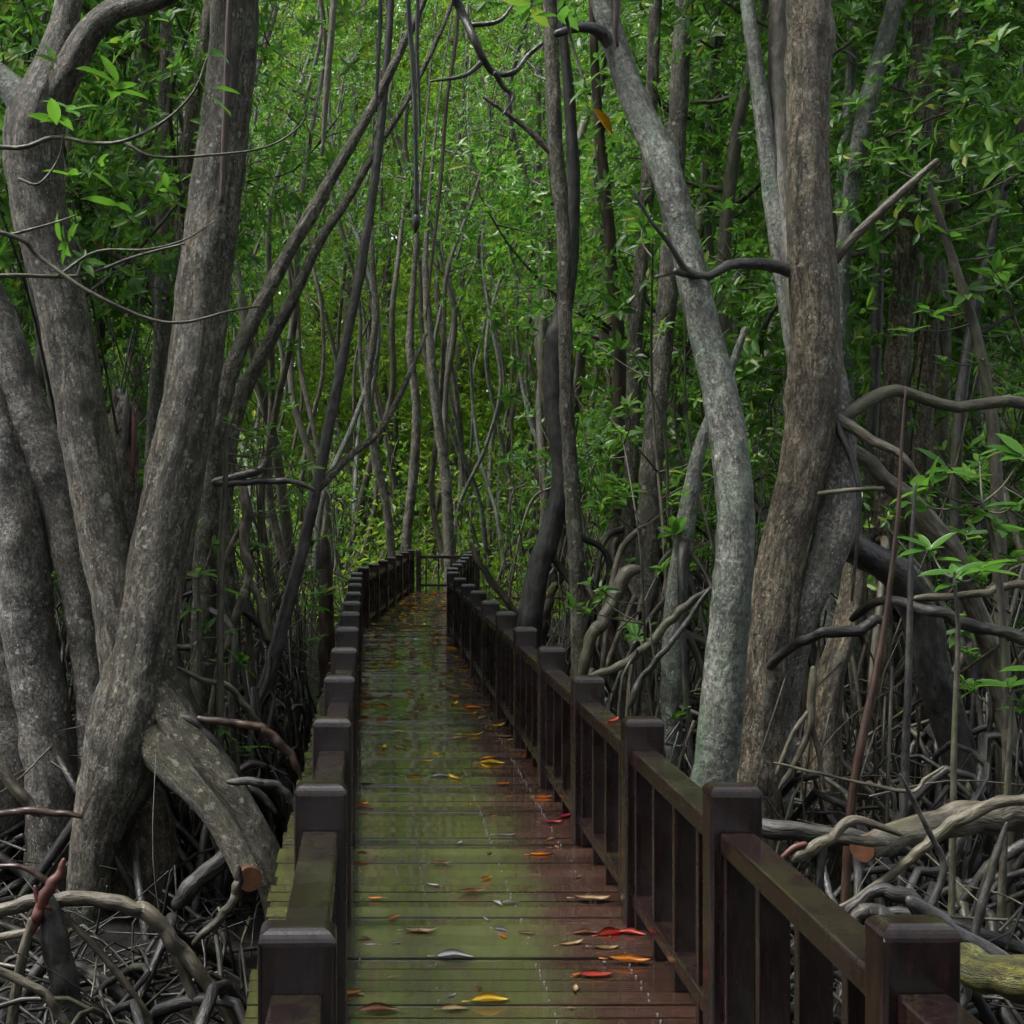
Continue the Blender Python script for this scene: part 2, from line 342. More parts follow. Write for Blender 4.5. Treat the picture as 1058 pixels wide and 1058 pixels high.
# ------------------------------------------------------------------ setting: boardwalk
Y0, YB, YE = 0.4, 13.5 * S, 20.4 * S     # start, bend, end of the walk
BEND = math.atan2(.75, 6.2)
XL, XR = -.40, 1.29                       # outer ends of the boards
pivot = Vector((.45, YB, 0))
def bendpt(x, y):
    """Point on the second, slightly turned, stretch of the walk."""
    if y <= YB: return (x, y)
    c, s_ = math.cos(-BEND), math.sin(-BEND); dx, dy = x - pivot.x, y - YB
    return (pivot.x + dx * c - dy * s_, YB + dx * s_ + dy * c)

deck = MB(); y = Y0; rr = random.Random(3)
while y < YE:
    w = .108; z = rr.uniform(-.004, .004); tl = rr.uniform(-.0055, .0055); e0, e1 = rr.uniform(-.015, .015), rr.uniform(-.015, .015)
    n0 = deck.n; deck.box((XL + e0, y, -.04 + z), (XR + e1, y + w - rr.choice([.004, .005, .005, .008]), z))
    V = deck.v[-1]; V[:, 2] += (V[:, 1] - y) / w * tl
    if y > YB:
        for q in V: q[0], q[1] = bendpt(q[0], q[1])
    y += w
# a short stretch turning off to the right at the far end
ex, ey = bendpt(1.29, YE)
x = ex
while x < ex + 3.5:
    deck.box((-.75, 0, -.04), (.75, .14, 0)); V = deck.v[-1]
    a = V[:, 0].copy(); V[:, 0] = x + V[:, 1]; V[:, 1] = ey - 1.1 - a; x += .15
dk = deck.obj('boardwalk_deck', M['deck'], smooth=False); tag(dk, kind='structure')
sc = MB()
for xs_ in (-.03, .235, .59, .915, 1.20):
    y = Y0
    while y < YE:
        for oy in (.025, .08):
            if rr.random() < .42: continue
            px, py = bendpt(xs_ + rr.uniform(-.006, .006), y + oy)
            sc.tube([(px, py, -.008), (px, py, .0055)], [.0038, .0032], 6, 1)
        y += .108
so = sc.obj('screw_heads', M['screw'], dk); so['kind'] = 'stuff'
bm_ = MB()
for xs_ in (-.25, .45, 1.15):
    bm_.box((xs_ - .05, Y0, -.22), (xs_ + .05, YB, -.045))
    n0 = bm_.n; bm_.box((xs_ - .05, YB, -.22), (xs_ + .05, YE, -.045)); V = bm_.v[-1]
    for q in V: q[0], q[1] = bendpt(q[0], max(q[1], YB + .001))
j = bm_.obj('joists', M['rail'], dk, smooth=False)
for k in range(0, 20, 2):
    for xs_ in (-.25, 1.15):
        px, py = bendpt(xs_, 1.2 + k * S)
        t = MB().tube([(px, py, MUD - .4), (px, py, -.23)], [.08, .08], 12, 2)
        t.obj('pile', M['bark_dark'], dk)

# railings ------------------------------------------------------------------
def post_mesh(h=.80, w=.15, dp=.095):
    bm = bmesh.new(); bmesh.ops.create_cube(bm, size=1.0)
    for v in bm.verts: v.co = Vector((v.co.x * w, v.co.y * dp, (v.co.z + .5) * h))
    top = [e for e in bm.edges if all(v.co.z > h - 1e-4 for v in e.verts)]
    bmesh.ops.bevel(bm, geom=top, offset=.030, segments=6, profile=.5, affect='EDGES')
    vert = [e for e in bm.edges if abs(e.verts[0].co.z - e.verts[1].co.z) > .5]
    bmesh.ops.bevel(bm, geom=vert, offset=.010, segments=3, profile=.5, affect='EDGES')
    me = bpy.data.meshes.new('post'); bm.to_mesh(me); bm.free(); me.materials.append(M['rail']); return me
def bar_mesh(name, sx, sy, sz, bev=.008):
    bm = bmesh.new(); bmesh.ops.create_cube(bm, size=1.0)
    for v in bm.verts: v.co = Vector((v.co.x * sx, v.co.y * sy, v.co.z * sz))
    bmesh.ops.bevel(bm, geom=bm.edges[:], offset=bev, segments=2, profile=.5, affect='EDGES')
    me = bpy.data.meshes.new(name); bm.to_mesh(me); bm.free(); me.materials.append(M['rail']); return me
POST = post_mesh()
BAL = bar_mesh('baluster', .084, .030, .612, .004)
def railing(pts, label, side=0, group='dark timber railings along the boardwalk'):
    """posts at pts (x, y); rails and balusters between them. side shifts the rail off the post's centre line."""
    root = empty('timber_railing', (pts[0][0], pts[0][1], 0), label, 'railing', group)
    o0 = Vector((pts[0][0], pts[0][1], 0))
    def add(name, me, loc, rz=0, tilt=0):
        o = bpy.data.objects.new(name, me); C.objects.link(o); o.parent = root; o.location = Vector(loc) - o0; o.rotation_euler = (tilt, 0, rz)
    for i, p in enumerate(pts):
        q = pts[min(i + 1, len(pts) - 1)]; q0 = pts[max(i - 1, 0)]
        ang = math.atan2(q[1] - q0[1], q[0] - q0[0]) - math.pi / 2
        add('post', POST, (p[0], p[1], .001 + rr.uniform(-.006, .006)), ang + rr.uniform(-.02, .02), rr.uniform(-.008, .008))
    for p, q in zip(pts[:-1], pts[1:]):
        L = math.dist(p, q); ang = math.atan2(q[1] - p[1], q[0] - p[0]) - math.pi / 2
        ln = L - .097; cx, cy = (p[0] + q[0]) / 2, (p[1] + q[1]) / 2
        add('top_rail', bar_mesh('top_rail', .100, ln, .062), (cx, cy, .646 + rr.uniform(-.003, .003)), ang)
        add('lower_rail', bar_mesh('lower_rail', .100, ln, .05), (cx, cy, .110), ang)
        sp = .30 if L > 1.15 else .24; nb = max(2, round(L / sp))
        for k in range(nb):
            t = 1 - (.0475 + .0165 + (k if sp == .30 else k + .8) * sp) / L
            if t * L < .09: break
            add('baluster', BAL, (p[0] + (q[0] - p[0]) * t, p[1] + (q[1] - p[1]) * t, .3080), ang)
    return root
XRc, XLc = 1.051, -.135
nP = 14
railing([(XRc, S * k + .048) for k in range(1, nP)], 'dark timber railing running straight along the walkway by the lichen-covered trunk')
railing([(XLc, S * k + .048) for k in range(1, nP)], 'dark timber railing running straight along the walkway by the sawn prop root')
def far_run(x, n):
    a = (x, S * (nP - 1) + .048 + S); out = []
    for k in range(n):
        out.append(bendpt(x, S * (nP + k) + .048))
    return out
fl = far_run(XLc, 7)
railing([(fl[0][0], fl[0][1])] + fl[1:], 'short far stretch of railing angled across from the straight railing to the end railing')
railing(far_run(XRc, 6), 'short far stretch of railing, mostly hidden behind the straight railing by the dark leaning trunk')
a, b_ = fl[-1], bendpt(XRc, S * 20 + .048)
railing([(a[0] + .16, a[1] + .16), (b_[0] + .10, b_[1] + .24)], 'low railing closing the far end of the walkway in front of the bright foliage')

# ------------------------------------------------------------------ trees: shared pieces
def unit(v): return v / (np.linalg.norm(v) + 1e-9)
def crown_points(curve, n, sig, rng, lo=.3):
    t = rng.uniform(lo, 1, n) ** .8; i = t * (len(curve) - 1); a = np.floor(i).astype(int).clip(0, len(curve) - 2); fr = (i - a)[:, None]
    p = curve[a] * (1 - fr) + curve[a + 1] * fr
    off = rng.normal(size=(n, 3)) * sig * np.array([1, 1, .75])
    ax = unit_rows(off * 1.2 / max(sig, .01) + np.array([0, 0, 1.1])); return p + off, ax
def unit_rows(a): return a / (np.linalg.norm(a, axis=1)[:, None] + 1e-9)

def stilt(rng, r0, top, reach, rad):
    a = rng.uniform(0, 6.283); ox, oy = math.cos(a), math.sin(a)
    h = top - MUD
    p = [(ox * r0 * .5, oy * r0 * .5, top), (ox * reach * .38, oy * reach * .38, top - h * .10), (ox * reach * .75, oy * reach * .75, top - h * .42), (ox * reach, oy * reach, MUD - .12)]
    p = [tuple(np.array(q) + (rng.normal(size=3) * .05 if 0 < i < 3 else 0)) for i, q in enumerate(p)]
    return p, [rad * 1.15, rad, rad * .9, rad * .8]

def make_tree(seed, H, r, z_lo, n_limb, ros, leafL, leaf_mat_, bark, roots, simple=False, sway=.35, limbs=True, reachL=(.7, 1.9), sig=.36):
    rng = np.random.default_rng(seed)
    root = empty('mangrove_tree', (0, 0, 0), 'x', 'tree')
    zb = .35 if roots else MUD - .2
    zs = np.linspace(zb, H, 9); ph = rng.uniform(0, 6.3, 4)
    tx = sway * (np.sin(zs * .5 + ph[0]) * .5 + np.sin(zs * 1.1 + ph[1]) * .22); ty = sway * (np.sin(zs * .45 + ph[2]) * .5 + np.sin(zs * 1.2 + ph[3]) * .2)
    tx -= tx[0]; ty -= ty[0]
    pts = np.stack([tx, ty, zs], 1); rad = r * (1 - .72 * (zs - zb) / (H - zb)); rad[0] *= 1.15
    MB().tube(pts, rad, 10, 7, .10, .05, .25).obj('trunk', bark, root)
    curve = catmull(np.hstack([pts, rad[:, None]]), 8)
    crown = MB(); per = max(4, ros // (n_limb + 1))
    for k in range(n_limb):
        z = z_lo + (H - z_lo) * (k + rng.random() * .8) / n_limb; i = int(np.argmin(abs(curve[:, 2] - z))); p0 = curve[i, :3]; rb = curve[i, 3]
        az = rng.uniform(0, 6.283) if k else rng.uniform(0, 6.283); L = rng.uniform(*reachL) * (1 - .35 * k / n_limb)
        d = np.array([math.cos(az), math.sin(az), 0]); rise = rng.uniform(.25, .9)
        lp = np.array([p0, p0 + d * L * .35 + [0, 0, rise * L * .25], p0 + d * L * .7 + [0, 0, rise * L * .55] + rng.normal(size=3) * .08, p0 + d * L + [0, 0, rise * L] + rng.normal(size=3) * .1])
        if limbs:
            b = MB(); b.tube(lp, [rb * .5, rb * .36, rb * .24, .006], 6, 4, .1)
            lc = catmull(lp, 6)
            for q in range(4):
                s0 = lc[rng.integers(6, len(lc) - 2)]; e = s0 + rng.normal(size=3) * .28 + d * .15 + [0, 0, .18]
                b.tube([s0, (s0 + e) / 2 + rng.normal(size=3) * .04, e], [.010, .007, .004], 4, 3)
            b.obj('branch', bark, root)
        else: lc = catmull(lp, 6)
        P, A = crown_points(lc, per, sig, rng); crown.rosettes(P, A, leafL, (5, 8) if not simple else (5, 7), simple or 2, rng)
    top = curve[int(len(curve) * .72):, :3]; P, A = crown_points(top, per, sig * 1.2, rng, 0); crown.rosettes(P, A, leafL, (5, 8), simple or 2, rng)
    crown.obj('crown', leaf_mat_, root, smooth=False)
    for k in range(roots):
        p, rd = stilt(rng, r, rng.uniform(.5, 1.9) if k > 2 else rng.uniform(.35, .6), rng.uniform(.35, 1.1), rng.uniform(.012, .027))
        MB().tube(p, rd, 7, 5, .12).obj('stilt_root', M['root_pale'] if k % 3 else bark, root)
    return root

def kill(o):
    for ch in list(o.children): kill(ch)
    bpy.data.objects.remove(o)

protos = {
    'low1': make_tree(11, 9.0, .085, 1.7, 10, 1000, .135, M['leaf'], M['bark_slim'], 9, sig=.42),
    'low2': make_tree(12, 8.0, .070, 1.4, 10, 900, .140, M['leaf'], M['bark_slim'], 8, sig=.42),
    'mid1': make_tree(13, 11.0, .105, 2.6, 9, 700, .135, M['leaf'], M['bark_slim'], 11, sig=.45),
    'mid2': make_tree(14, 12.0, .090, 3.0, 9, 700, .135, M['leaf'], M['bark_brown'], 10, sig=.45),
    'slim1': make_tree(15, 9.5, .055, 2.6, 7, 480, .130, M['leaf'], M['bark_slim'], 7, sway=.6, sig=.4),
    'slim2': make_tree(16, 8.5, .045, 2.2, 7, 440, .130, M['leaf'], M['bark_dark'], 6, sway=.7, sig=.4),
    'pole1': make_tree(17, 13.0, .070, 6.5, 6, 170, .13, M['leaf'], M['root_pale'], 5, sway=.7, sig=.5),
    'pole2': make_tree(18, 14.0, .085, 7.0, 6, 170, .13, M['leaf'], M['bark_slim'], 5, sway=.8, sig=.5),
    'pole3': make_tree(19, 11.0, .055, 6.0, 5, 140, .13, M['leaf'], M['bark_lichen'], 4, sway=.9, sig=.5),
    'far1': make_tree(21, 20.0, .14, 1.4, 15, 2200, .19, M['leaf_sunlit'], M['bark_slim'], 0, True, limbs=False, reachL=(1.6, 3.4), sig=.75),
    'far2': make_tree(22, 24.0, .15, 2.0, 17, 2400, .20, M['leaf_sunlit'], M['bark_slim'], 0, True, limbs=False, reachL=(1.6, 3.4), sig=.75),
    'far3': make_tree(23, 15.0, .10, .4, 13, 2000, .18, M['leaf_sunlit'], M['bark_slim'], 0, True, limbs=False, reachL=(1.4, 3.0), sig=.7),
}
used = set()
def place(kind, x, y, rz, s, label, group, zs=1.0):
    if kind not in used: used.add(kind); o = protos[kind]
    else: o = copy_tree(protos[kind])
    o.location = (x, y, MUD * (1 - s)); o.rotation_euler = (random.uniform(-.05, .05), random.uniform(-.05, .05), rz); o.scale = (s, s, s * zs)
    o['label'] = label; o['group'] = group; return o

# ------------------------------------------------------------------ hero trees traced at their own distances
def hero(name, label, d, stems, bark, sides=22, step=.045, crown=0, wob=.10, fine=.05, knots=.5, base=None, leafL=.13, seed=1, ext=3.2):
    """stems: list of (part name, material or None, [(px, py, width px[, depth offset])])"""
    rng = np.random.default_rng(seed)
    b = base or stems[0][2][-1]; bx = (b[0] - VX) * d / F
    root = empty(name, (bx, d, MUD), label, 'tree'); org = (bx, d, MUD); tops = []
    for part, mat, pp in stems:
        P = [np.array(W(q[0], q[1], d + (q[3] if len(q) > 3 else 0))) for q in pp]; r = [q[2] * (d + (q[3] if len(q) > 3 else 0)) / F / 2 for q in pp]
        if pp[0][1] <= 5 and part in ('trunk', 'stem'):
            t = unit(P[0] - P[1]); e = [P[0] + (t * .7 + np.array([0, 0, .3]) + rng.normal(size=3) * .06) * (ext * k / 3) for k in (3, 2, 1)]
            P = e + P; r = [r[0] * .35, r[0] * .6, r[0] * .85] + r; tops.append(np.array(P[:4])[::-1])
        big = max(r) > .05
        MB().tube(P, r, sides if big else 9, 4, wob if big else .08, fine if big else 0, knots if big else .2, step if big else .07).obj(part, mat or bark, root, org)
    if crown and tops:
        cr = MB()
        for c in tops:
            cc = catmull(c, 6)
            for k in range(4):
                i = rng.integers(4, len(cc)); p0 = cc[i]; az = rng.uniform(0, 6.28); L = rng.uniform(.9, 2.0)
                lp = np.array([p0, p0 + [math.cos(az) * L * .5, math.sin(az) * L * .5, L * .3], p0 + [math.cos(az) * L, math.sin(az) * L, L * .6]])
                MB().tube(lp, [.035, .02, .008], 6, 4, .1).obj('branch', bark, root, org)
                P, A = crown_points(catmull(lp, 6), crown // (4 * len(tops)), .4, rng); cr.rosettes(P, A, leafL, (5, 8), 2, rng)
        cr.obj('crown', M['leaf'], root, org, smooth=False)
    return root

def part_tube(root, part, mat, pp, d, sides=9, wob=.1, step=.05, knots=.2):
    P = [W(q[0], q[1], d + (q[3] if len(q) > 3 else 0)) for q in pp]; r = [q[2] * d / F / 2 for q in pp]
    return MB().tube(P, r, sides, 4, wob, 0, knots, step).obj(part, mat, root, tuple(root.location))

# left hero: rough twin-stemmed tree with big prop roots
TL = hero('mangrove_tree', 'huge rough grey twin-stemmed mangrove with cut prop roots beside the near railing', 7.4, [
    ('trunk', None, [(242, 0, 50), (238, 80, 50), (228, 160, 51), (216, 250, 55), (206, 345, 55), (192, 430, 57), (175, 520, 60), (157, 610, 64), (144, 690, 72), (135, 745, 84), (122, 795, 80), (106, 842, 60), (94, 895, 46), (86, 980, 44), (82, 1015, 42)]),
    ('stem', None, [(72, -5, 28, .15), (62, 40, 32, .14), (48, 85, 44, .12), (36, 120, 58, .1), (34, 160, 60, .1), (40, 210, 54, .1), (58, 290, 51, .1), (73, 360, 52, .1), (88, 450, 50, .08), (107, 550, 50, .05), (122, 630, 52, .02), (132, 720, 50)]),
    ('branch', None, [(230, -40, 22, -.2), (165, -4, 24, -.1), (120, 10, 26, 0), (92, 34, 28, .05), (72, 70, 32, .08), (52, 110, 36, .1), (40, 160, 30, .1)]),
    ('branch', M['bark_lichen'], [(-30, 55, 22, .1), (0, 80, 26, .1), (22, 104, 34, .1), (34, 140, 36, .1), (40, 180, 30, .1)]),
    ('stilt_root', M['bark_root'], [(134, 600, 44, .25), (150, 674, 48, .08), (184, 746, 42, -.12), (218, 793, 35, -.24), (248, 835, 33, -.3), (272, 880, 34, -.34), (290, 930, 38, -.34), (300, 985, 38, -.34)]),
    ('stilt_root', M['bark_root'], [(128, 660, 50, .25), (142, 715, 50, .1), (160, 764, 44, -.10), (180, 794, 35, -.3), (198, 814, 30, -.45), (224, 846, 28, -.55), (243, 876, 27, -.62), (253, 897, 26, -.68), (257, 906, 26, -.74)]),
    ('stilt_root', M['bark_root'], [(60, 780, 34, .5), (52, 860, 30, .5), (50, 960, 30, .5), (46, 1030, 30, .5)]),
], M['bark_rough'], sides=32, step=.03, crown=170, wob=.04, fine=.10, knots=.35, base=(95, 0), seed=3)
# red cut end of the sawn root
ct = MB(); ct.tube([W(256.6, 905, 6.68), W(258.5, 909, 6.585)], [.066, .062], 24, 6, .10, flat=True)
ct.obj('cut_end', M['cut_wood'], TL, tuple(TL.location), smooth=False)

hero('broken_trunk', 'dark broken stub of trunk with raw red wood at its tip between the twin stems', 8.2, [
    ('trunk', None, [(126, 412, 14), (127, 425, 26), (128, 460, 30), (130, 520, 30), (128, 600, 32), (125, 720, 34), (122, 860, 36), (120, 955, 38)]),
    ('splinter', M['red_wood'], [(137, 416, 2, -.05), (138, 436, 5, -.075), (138, 460, 6, -.08), (137, 492, 3, -.08)]),
    ('splinter', M['bark_brown'], [(117, 398, 2, -.04), (119, 415, 6, -.05), (120, 445, 8, -.06), (121, 480, 4, -.06)]),
    ('splinter', M['bark_dark'], [(131, 404, 2, -.06), (131, 420, 7, -.07), (130, 450, 8, -.08), (129, 490, 3, -.07)]),
    ('splinter', M['bark_dark'], [(124, 404, 6), (126, 418, 14), (126, 432, 18)]),
], M['bark_rough'], sides=18, base=(122, 0), seed=4, knots=.8)

hero('mangrove_tree', 'smooth pale grey mangrove with two swollen bending stems at the very edge of the view', 7.9, [
    ('trunk', None, [(-60, 250, 40), (-30, 350, 44), (-8, 430, 50), (14, 510, 56), (24, 590, 56), (30, 660, 54), (44, 730, 54), (52, 800, 54), (52, 880, 54), (48, 980, 56)]),
    ('stem', None, [(-70, 170, 34), (-20, 290, 36), (8, 355, 38), (26, 420, 44), (50, 480, 46), (64, 530, 40), (76, 590, 36), (88, 660, 34), (96, 740, 34), (98, 850, 36), (98, 980, 38)]),
    ('stilt_root', None, [(-20, 640, 50, .2), (0, 720, 66, .2), (10, 790, 80, .2), (-10, 860, 60, .2), (-30, 960, 50, .2)]),
], M['bark_smooth'], sides=26, step=.035, wob=.07, fine=.03, knots=.5, base=(45, 0), seed=5)

hero('tree_stump', 'squat swollen brown root stump under the arch of the big twin-stemmed tree', 7.7, [
    ('trunk', None, [(148, 806, 30), (146, 826, 56), (144, 850, 72), (140, 890, 86), (136, 925, 92), (134, 990, 100)]),
], M['bark_brown'], sides=26, wob=.15, fine=.05, base=(140, 0), seed=6)

# right hero: rough brown trunk with a second leg
TR = hero('mangrove_tree', 'thick rough brown mangrove trunk with an S-shaped second leg beside the walkway', 6.6, [
    ('trunk', None, [(834, 0, 43), (835, 100, 42), (835, 200, 44), (838, 262, 48), (842, 330, 48), (842, 400, 50), (836, 450, 49), (826, 500, 48), (809, 570, 47), (797, 640, 49), (790, 700, 51), (782, 790, 51), (776, 900, 50), (774, 1025, 52)]),
    ('stem', M['bark_lichen'], [(772, -5, 13, .9), (780, 60, 15, .85), (790, 130, 18, .8), (798, 200, 20, .7), (808, 265, 22, .55), (820, 340, 24, .4), (834, 410, 26, .2)]),
    ('stem', M['bark_slim'], [(806, -5, 22, .9), (804, 70, 22, .9), (806, 150, 24, .8), (814, 240, 25, .6), (826, 310, 28, .4), (838, 400, 28, .2)]),
    ('stilt_root', M['bark_smooth'], [(850, 350, 28, .08), (862, 420, 34, .06), (866, 490, 36, .05), (862, 545, 42, .03), (849, 588, 36, 0), (836, 622, 29, -.02), (825, 665, 25, .02), (812, 740, 24, .1), (804, 860, 26, .15), (798, 1020, 28, .15)]),
    ('stilt_root', M['bark_dark'], [(866, 555, 34, .1), (892, 572, 32, .2), (925, 592, 32, .3), (948, 630, 34, .4), (962, 690, 36, .45), (985, 760, 36, .5), (1010, 860, 34, .5), (1020, 970, 34, .5)]),
    ('stilt_root', None, [(872, 520, 22, .5), (884, 580, 25, .6), (874, 645, 26, .5), (858, 700, 28, .4), (850, 780, 40, .4), (848, 960, 46, .4)]),
    ('branch', M['root_pale'], [(968, 166, 6, -.2), (930, 200, 9, -.15), (900, 228, 10, -.1), (872, 256, 11, -.05), (850, 285, 13, 0)]),
    ('branch', M['bark_slim'], [(1090, 424, 13, .2), (1040, 414, 13, .2), (990, 421, 12, .15), (955, 412, 12, .1), (925, 403, 13, .05), (900, 412, 14, 0), (872, 430, 15, 0), (850, 440, 16, 0)]),
    ('branch', M['root_pale'], [(952, 500, 6, -.2), (940, 480, 7, -.2), (925, 466, 9, -.15), (900, 455, 11, -.1), (878, 440, 12, -.05), (856, 430, 14, 0)]),
    ('branch', M['bark_dark'], [(880, 620, 3, -.1), (888, 520, 5, -.12), (882, 480, 7, -.1), (868, 445, 8, -.05), (862, 425, 9, 0)]),
    ('branch', M['bark_slim'], [(912, 505, 5, -.3), (880, 506, 5, -.3), (846, 510, 5, -.15)]),
    ('branch', M['bark_dark'], [(698, 280, 8, -.3), (730, 286, 9, -.25), (752, 274, 10, -.2), (778, 272, 12, -.1), (806, 276, 14, 0), (830, 285, 16, 0)]),
    ('branch', M['bark_dark'], [(654, 196, 3, -.4), (672, 228, 4, -.38), (690, 250, 5, -.36), (706, 276, 7, -.3), (716, 284, 8, -.28)]),
], M['bark_brown'], sides=32, step=.03, crown=170, wob=.05, fine=.09, knots=.5, base=(778, 0), seed=8)
# lower scar with the raw red patch and the dark wet sleeve of bark

hero('mangrove_tree', 'slender leaning trunk mottled with pale green lichen, right behind the railing', 6.2, [
    ('trunk', None, [(622, -5, 24, .5), (634, 40, 25, .5), (652, 95, 28, .45), (672, 140, 30, .4), (692, 190, 31, .3), (706, 245, 31, .25), (718, 300, 32, .2), (730, 350, 33, .15), (744, 405, 36, .1), (754, 465, 38, .05), (760, 530, 38), (757, 600, 40), (750, 680, 42), (744, 750, 44), (738, 815, 44), (732, 900, 44), (728, 1020, 48)]),
    ('branch', M['bark_dark'], [(575, 35, 8, .3), (600, 28, 10, .35), (622, 34, 13, .45), (640, 60, 18, .5)]),
], M['bark_lichen'], sides=26, step=.035, crown=110, wob=.07, fine=.03, knots=.8, base=(735, 0), seed=9)

mid = [
    # name label d stems bark
    ('straight mid-grey trunk standing just behind the slender lichen-mottled leaning one', 9.5, [(708, -5, 22), (704, 60, 23), (697, 180, 24), (690, 300, 25), (680, 400, 27), (672, 500, 28), (668, 600, 30), (664, 700, 32), (660, 860, 34)], 'bark_mid', []),
    ('thin straight trunk close behind the straight mid-grey one', 10.5, [(678, -5, 15), (674, 80, 16), (670, 160, 16), (664, 260, 17), (656, 360, 18), (652, 480, 18), (648, 600, 20), (646, 830, 22)], 'bark_mid', []),
    ('pale brown slim trunk with white spots rising next to the walkway', 9.6, [(568, -5, 17), (571, 80, 18), (575, 170, 19), (582, 240, 17), (584, 330, 18), (586, 420, 18), (591, 510, 19), (596, 600, 20), (599, 690, 22), (600, 860, 24)], 'bark_mid', [('branch', 'bark_mid', [(500, 100, 4), (525, 118, 5), (548, 136, 6), (572, 160, 8)])]),
    ('dark leaning wet trunk with a kink near the walkway', 10.4, [(578, -5, 11), (586, 80, 13), (592, 170, 16), (590, 250, 20), (584, 310, 22), (572, 370, 26), (574, 430, 26), (582, 490, 28), (570, 545, 28), (556, 590, 30), (548, 640, 32), (544, 690, 34), (540, 800, 36)], 'bark_dark', []),
    ('dark knobbly slim trunk leaning over the row of near post tops', 8.8, [(404, -5, 9), (398, 80, 10), (388, 180, 11), (372, 280, 12), (356, 360, 13), (342, 430, 14), (328, 500, 15), (312, 570, 16), (296, 630, 18), (280, 690, 19), (268, 740, 20), (262, 870, 22)], 'bark_dark', [('branch', 'bark_mid', [(440, 345, 4), (415, 405, 6), (390, 448, 7), (365, 468, 8), (333, 500, 10), (326, 508, 9)])]),
    ('thick sloping grey trunk climbing from behind the twin-stemmed tree towards the walkway', 8.6, [(440, -5, 9), (415, 50, 11), (385, 110, 13), (345, 180, 15), (310, 240, 17), (272, 310, 19), (240, 380, 22), (222, 450, 28), (214, 540, 30), (210, 660, 32), (205, 860, 34)], 'bark_mid', []),
    ('second sloping trunk, nearly parallel to the thick grey sloping one', 9.4, [(470, -5, 5), (428, 90, 7), (392, 150, 8), (360, 205, 10), (330, 250, 12), (302, 310, 14), (272, 365, 18), (250, 410, 20), (236, 470, 20), (232, 560, 22), (236, 680, 24), (240, 840, 26)], 'bark_mid', []),
    ('greenish slim trunk seen in the gap between the twin stems', 10.0, [(172, -5, 15), (170, 120, 17), (168, 240, 18), (166, 340, 18), (160, 420, 18), (154, 560, 20), (150, 840, 24)], 'bark_mid', []),
    ('pale trunk sweeping up behind the thick brown trunk', 8.8, [(928, -5, 22), (912, 50, 22), (896, 110, 22), (884, 170, 21), (874, 240, 20), (866, 320, 20), (860, 420, 22), (858, 560, 24), (860, 880, 26)], 'bark_lichen', []),
    ('thin pale trunk crossing behind the sweeping pale one', 9.6, [(880, -5, 12), (880, 60, 13), (874, 140, 14), (868, 220, 14), (872, 340, 15), (880, 480, 16), (890, 850, 20)], 'bark_lichen', []),
    ('brown straight trunk among the leaves, the nearer of two alike', 9.0, [(955, -5, 24), (950, 80, 25), (942, 180, 26), (934, 280, 27), (926, 380, 28), (918, 480, 30), (910, 600, 30), (906, 860, 32)], 'bark_brown', []),
    ('brown straight trunk among the leaves, the farther of two alike', 10.2, [(986, -5, 22), (982, 60, 23), (972, 150, 24), (964, 240, 24), (960, 340, 24), (952, 480, 26), (950, 820, 28)], 'bark_brown', []),
    ('very thin dark trunk beside the sweeping pale one', 10.8, [(942, -5, 10), (934, 60, 11), (920, 130, 12), (910, 220, 13), (906, 340, 14), (900, 500, 15), (900, 800, 18)], 'bark_dark', []),
    ('reddish thin trunk between the dark leaning trunk and the straight mid-grey one', 11.5, [(612, -5, 10), (618, 120, 12), (626, 200, 14), (632, 280, 15), (640, 360, 15), (640, 450, 15), (636, 540, 17), (632, 640, 18), (630, 780, 20)], 'root_red', []),
    ('slim trunk standing at the left of the far walkway end', 21.0, [(396, -5, 2), (386, 120, 3), (384, 250, 6), (388, 330, 9), (380, 400, 9), (386, 460, 10), (402, 540, 10), (404, 600, 11), (404, 660, 12)], 'bark_mid', []),
    ('slender trunk directly behind the end railing, the straighter of two', 26.5, [(452, -5, 2), (440, 130, 3), (428, 280, 7), (424, 360, 10), (430, 420, 11), (428, 480, 12), (420, 560, 13), (418, 640, 14)], 'bark_mid', []),
    ('slender trunk directly behind the end railing, the more bowed of two', 26.0, [(470, -5, 2), (452, 120, 3), (440, 260, 7), (444, 350, 11), (452, 430, 12), (460, 490, 13), (464, 560, 14), (464, 640, 15)], 'bark_mid', []),
    ('ghostly grey forked trunk half hidden by leaves near the lichen-mottled leaning one', 8.4, [(770, 340, 8), (748, 400, 12), (724, 460, 17), (712, 520, 22), (706, 560, 24), (700, 600, 26), (696, 660, 28), (690, 860, 30)], 'bark_lichen', []),
]
for i, (lab, d, st, bk, extra) in enumerate(mid):
    st = [(q[0], q[1], q[2] * .82) for q in st]
    stems = [('trunk', None, st)] + [(p, M[m], q) for p, m, q in extra]
    h = hero('mangrove_tree', lab, d, stems, M[bk], sides=14, step=.07, crown=(70 if st[0][1] <= 5 else 0), wob=.12, fine=.05, knots=.8, base=st[-1], seed=40 + i, ext=3.5)
    if d < 20:
        rng = np.random.default_rng(100 + i); bx, by = h.location.x, h.location.y; rb = st[-1][2] * d / F / 2
        for k in range(7):
            z0 = rng.uniform(.2, 1.5); q = min(st, key=lambda q: abs(EYE - (q[1] - VY) * d / F - z0)); tx = (q[0] - VX) * d / F
            p, rd = stilt(rng, rb, z0, rng.uniform(.4, 1.1), rng.uniform(.014, .03))
            p = [(a + tx, b + by, c) for a, b, c in p]
            if any(-.5 < q[0] < 1.4 for q in p): continue
            MB().tube(p, rd, 7, 5, .12).obj('stilt_root', M['root_pale'] if k % 2 else M['root_grey'], h, tuple(h.location))

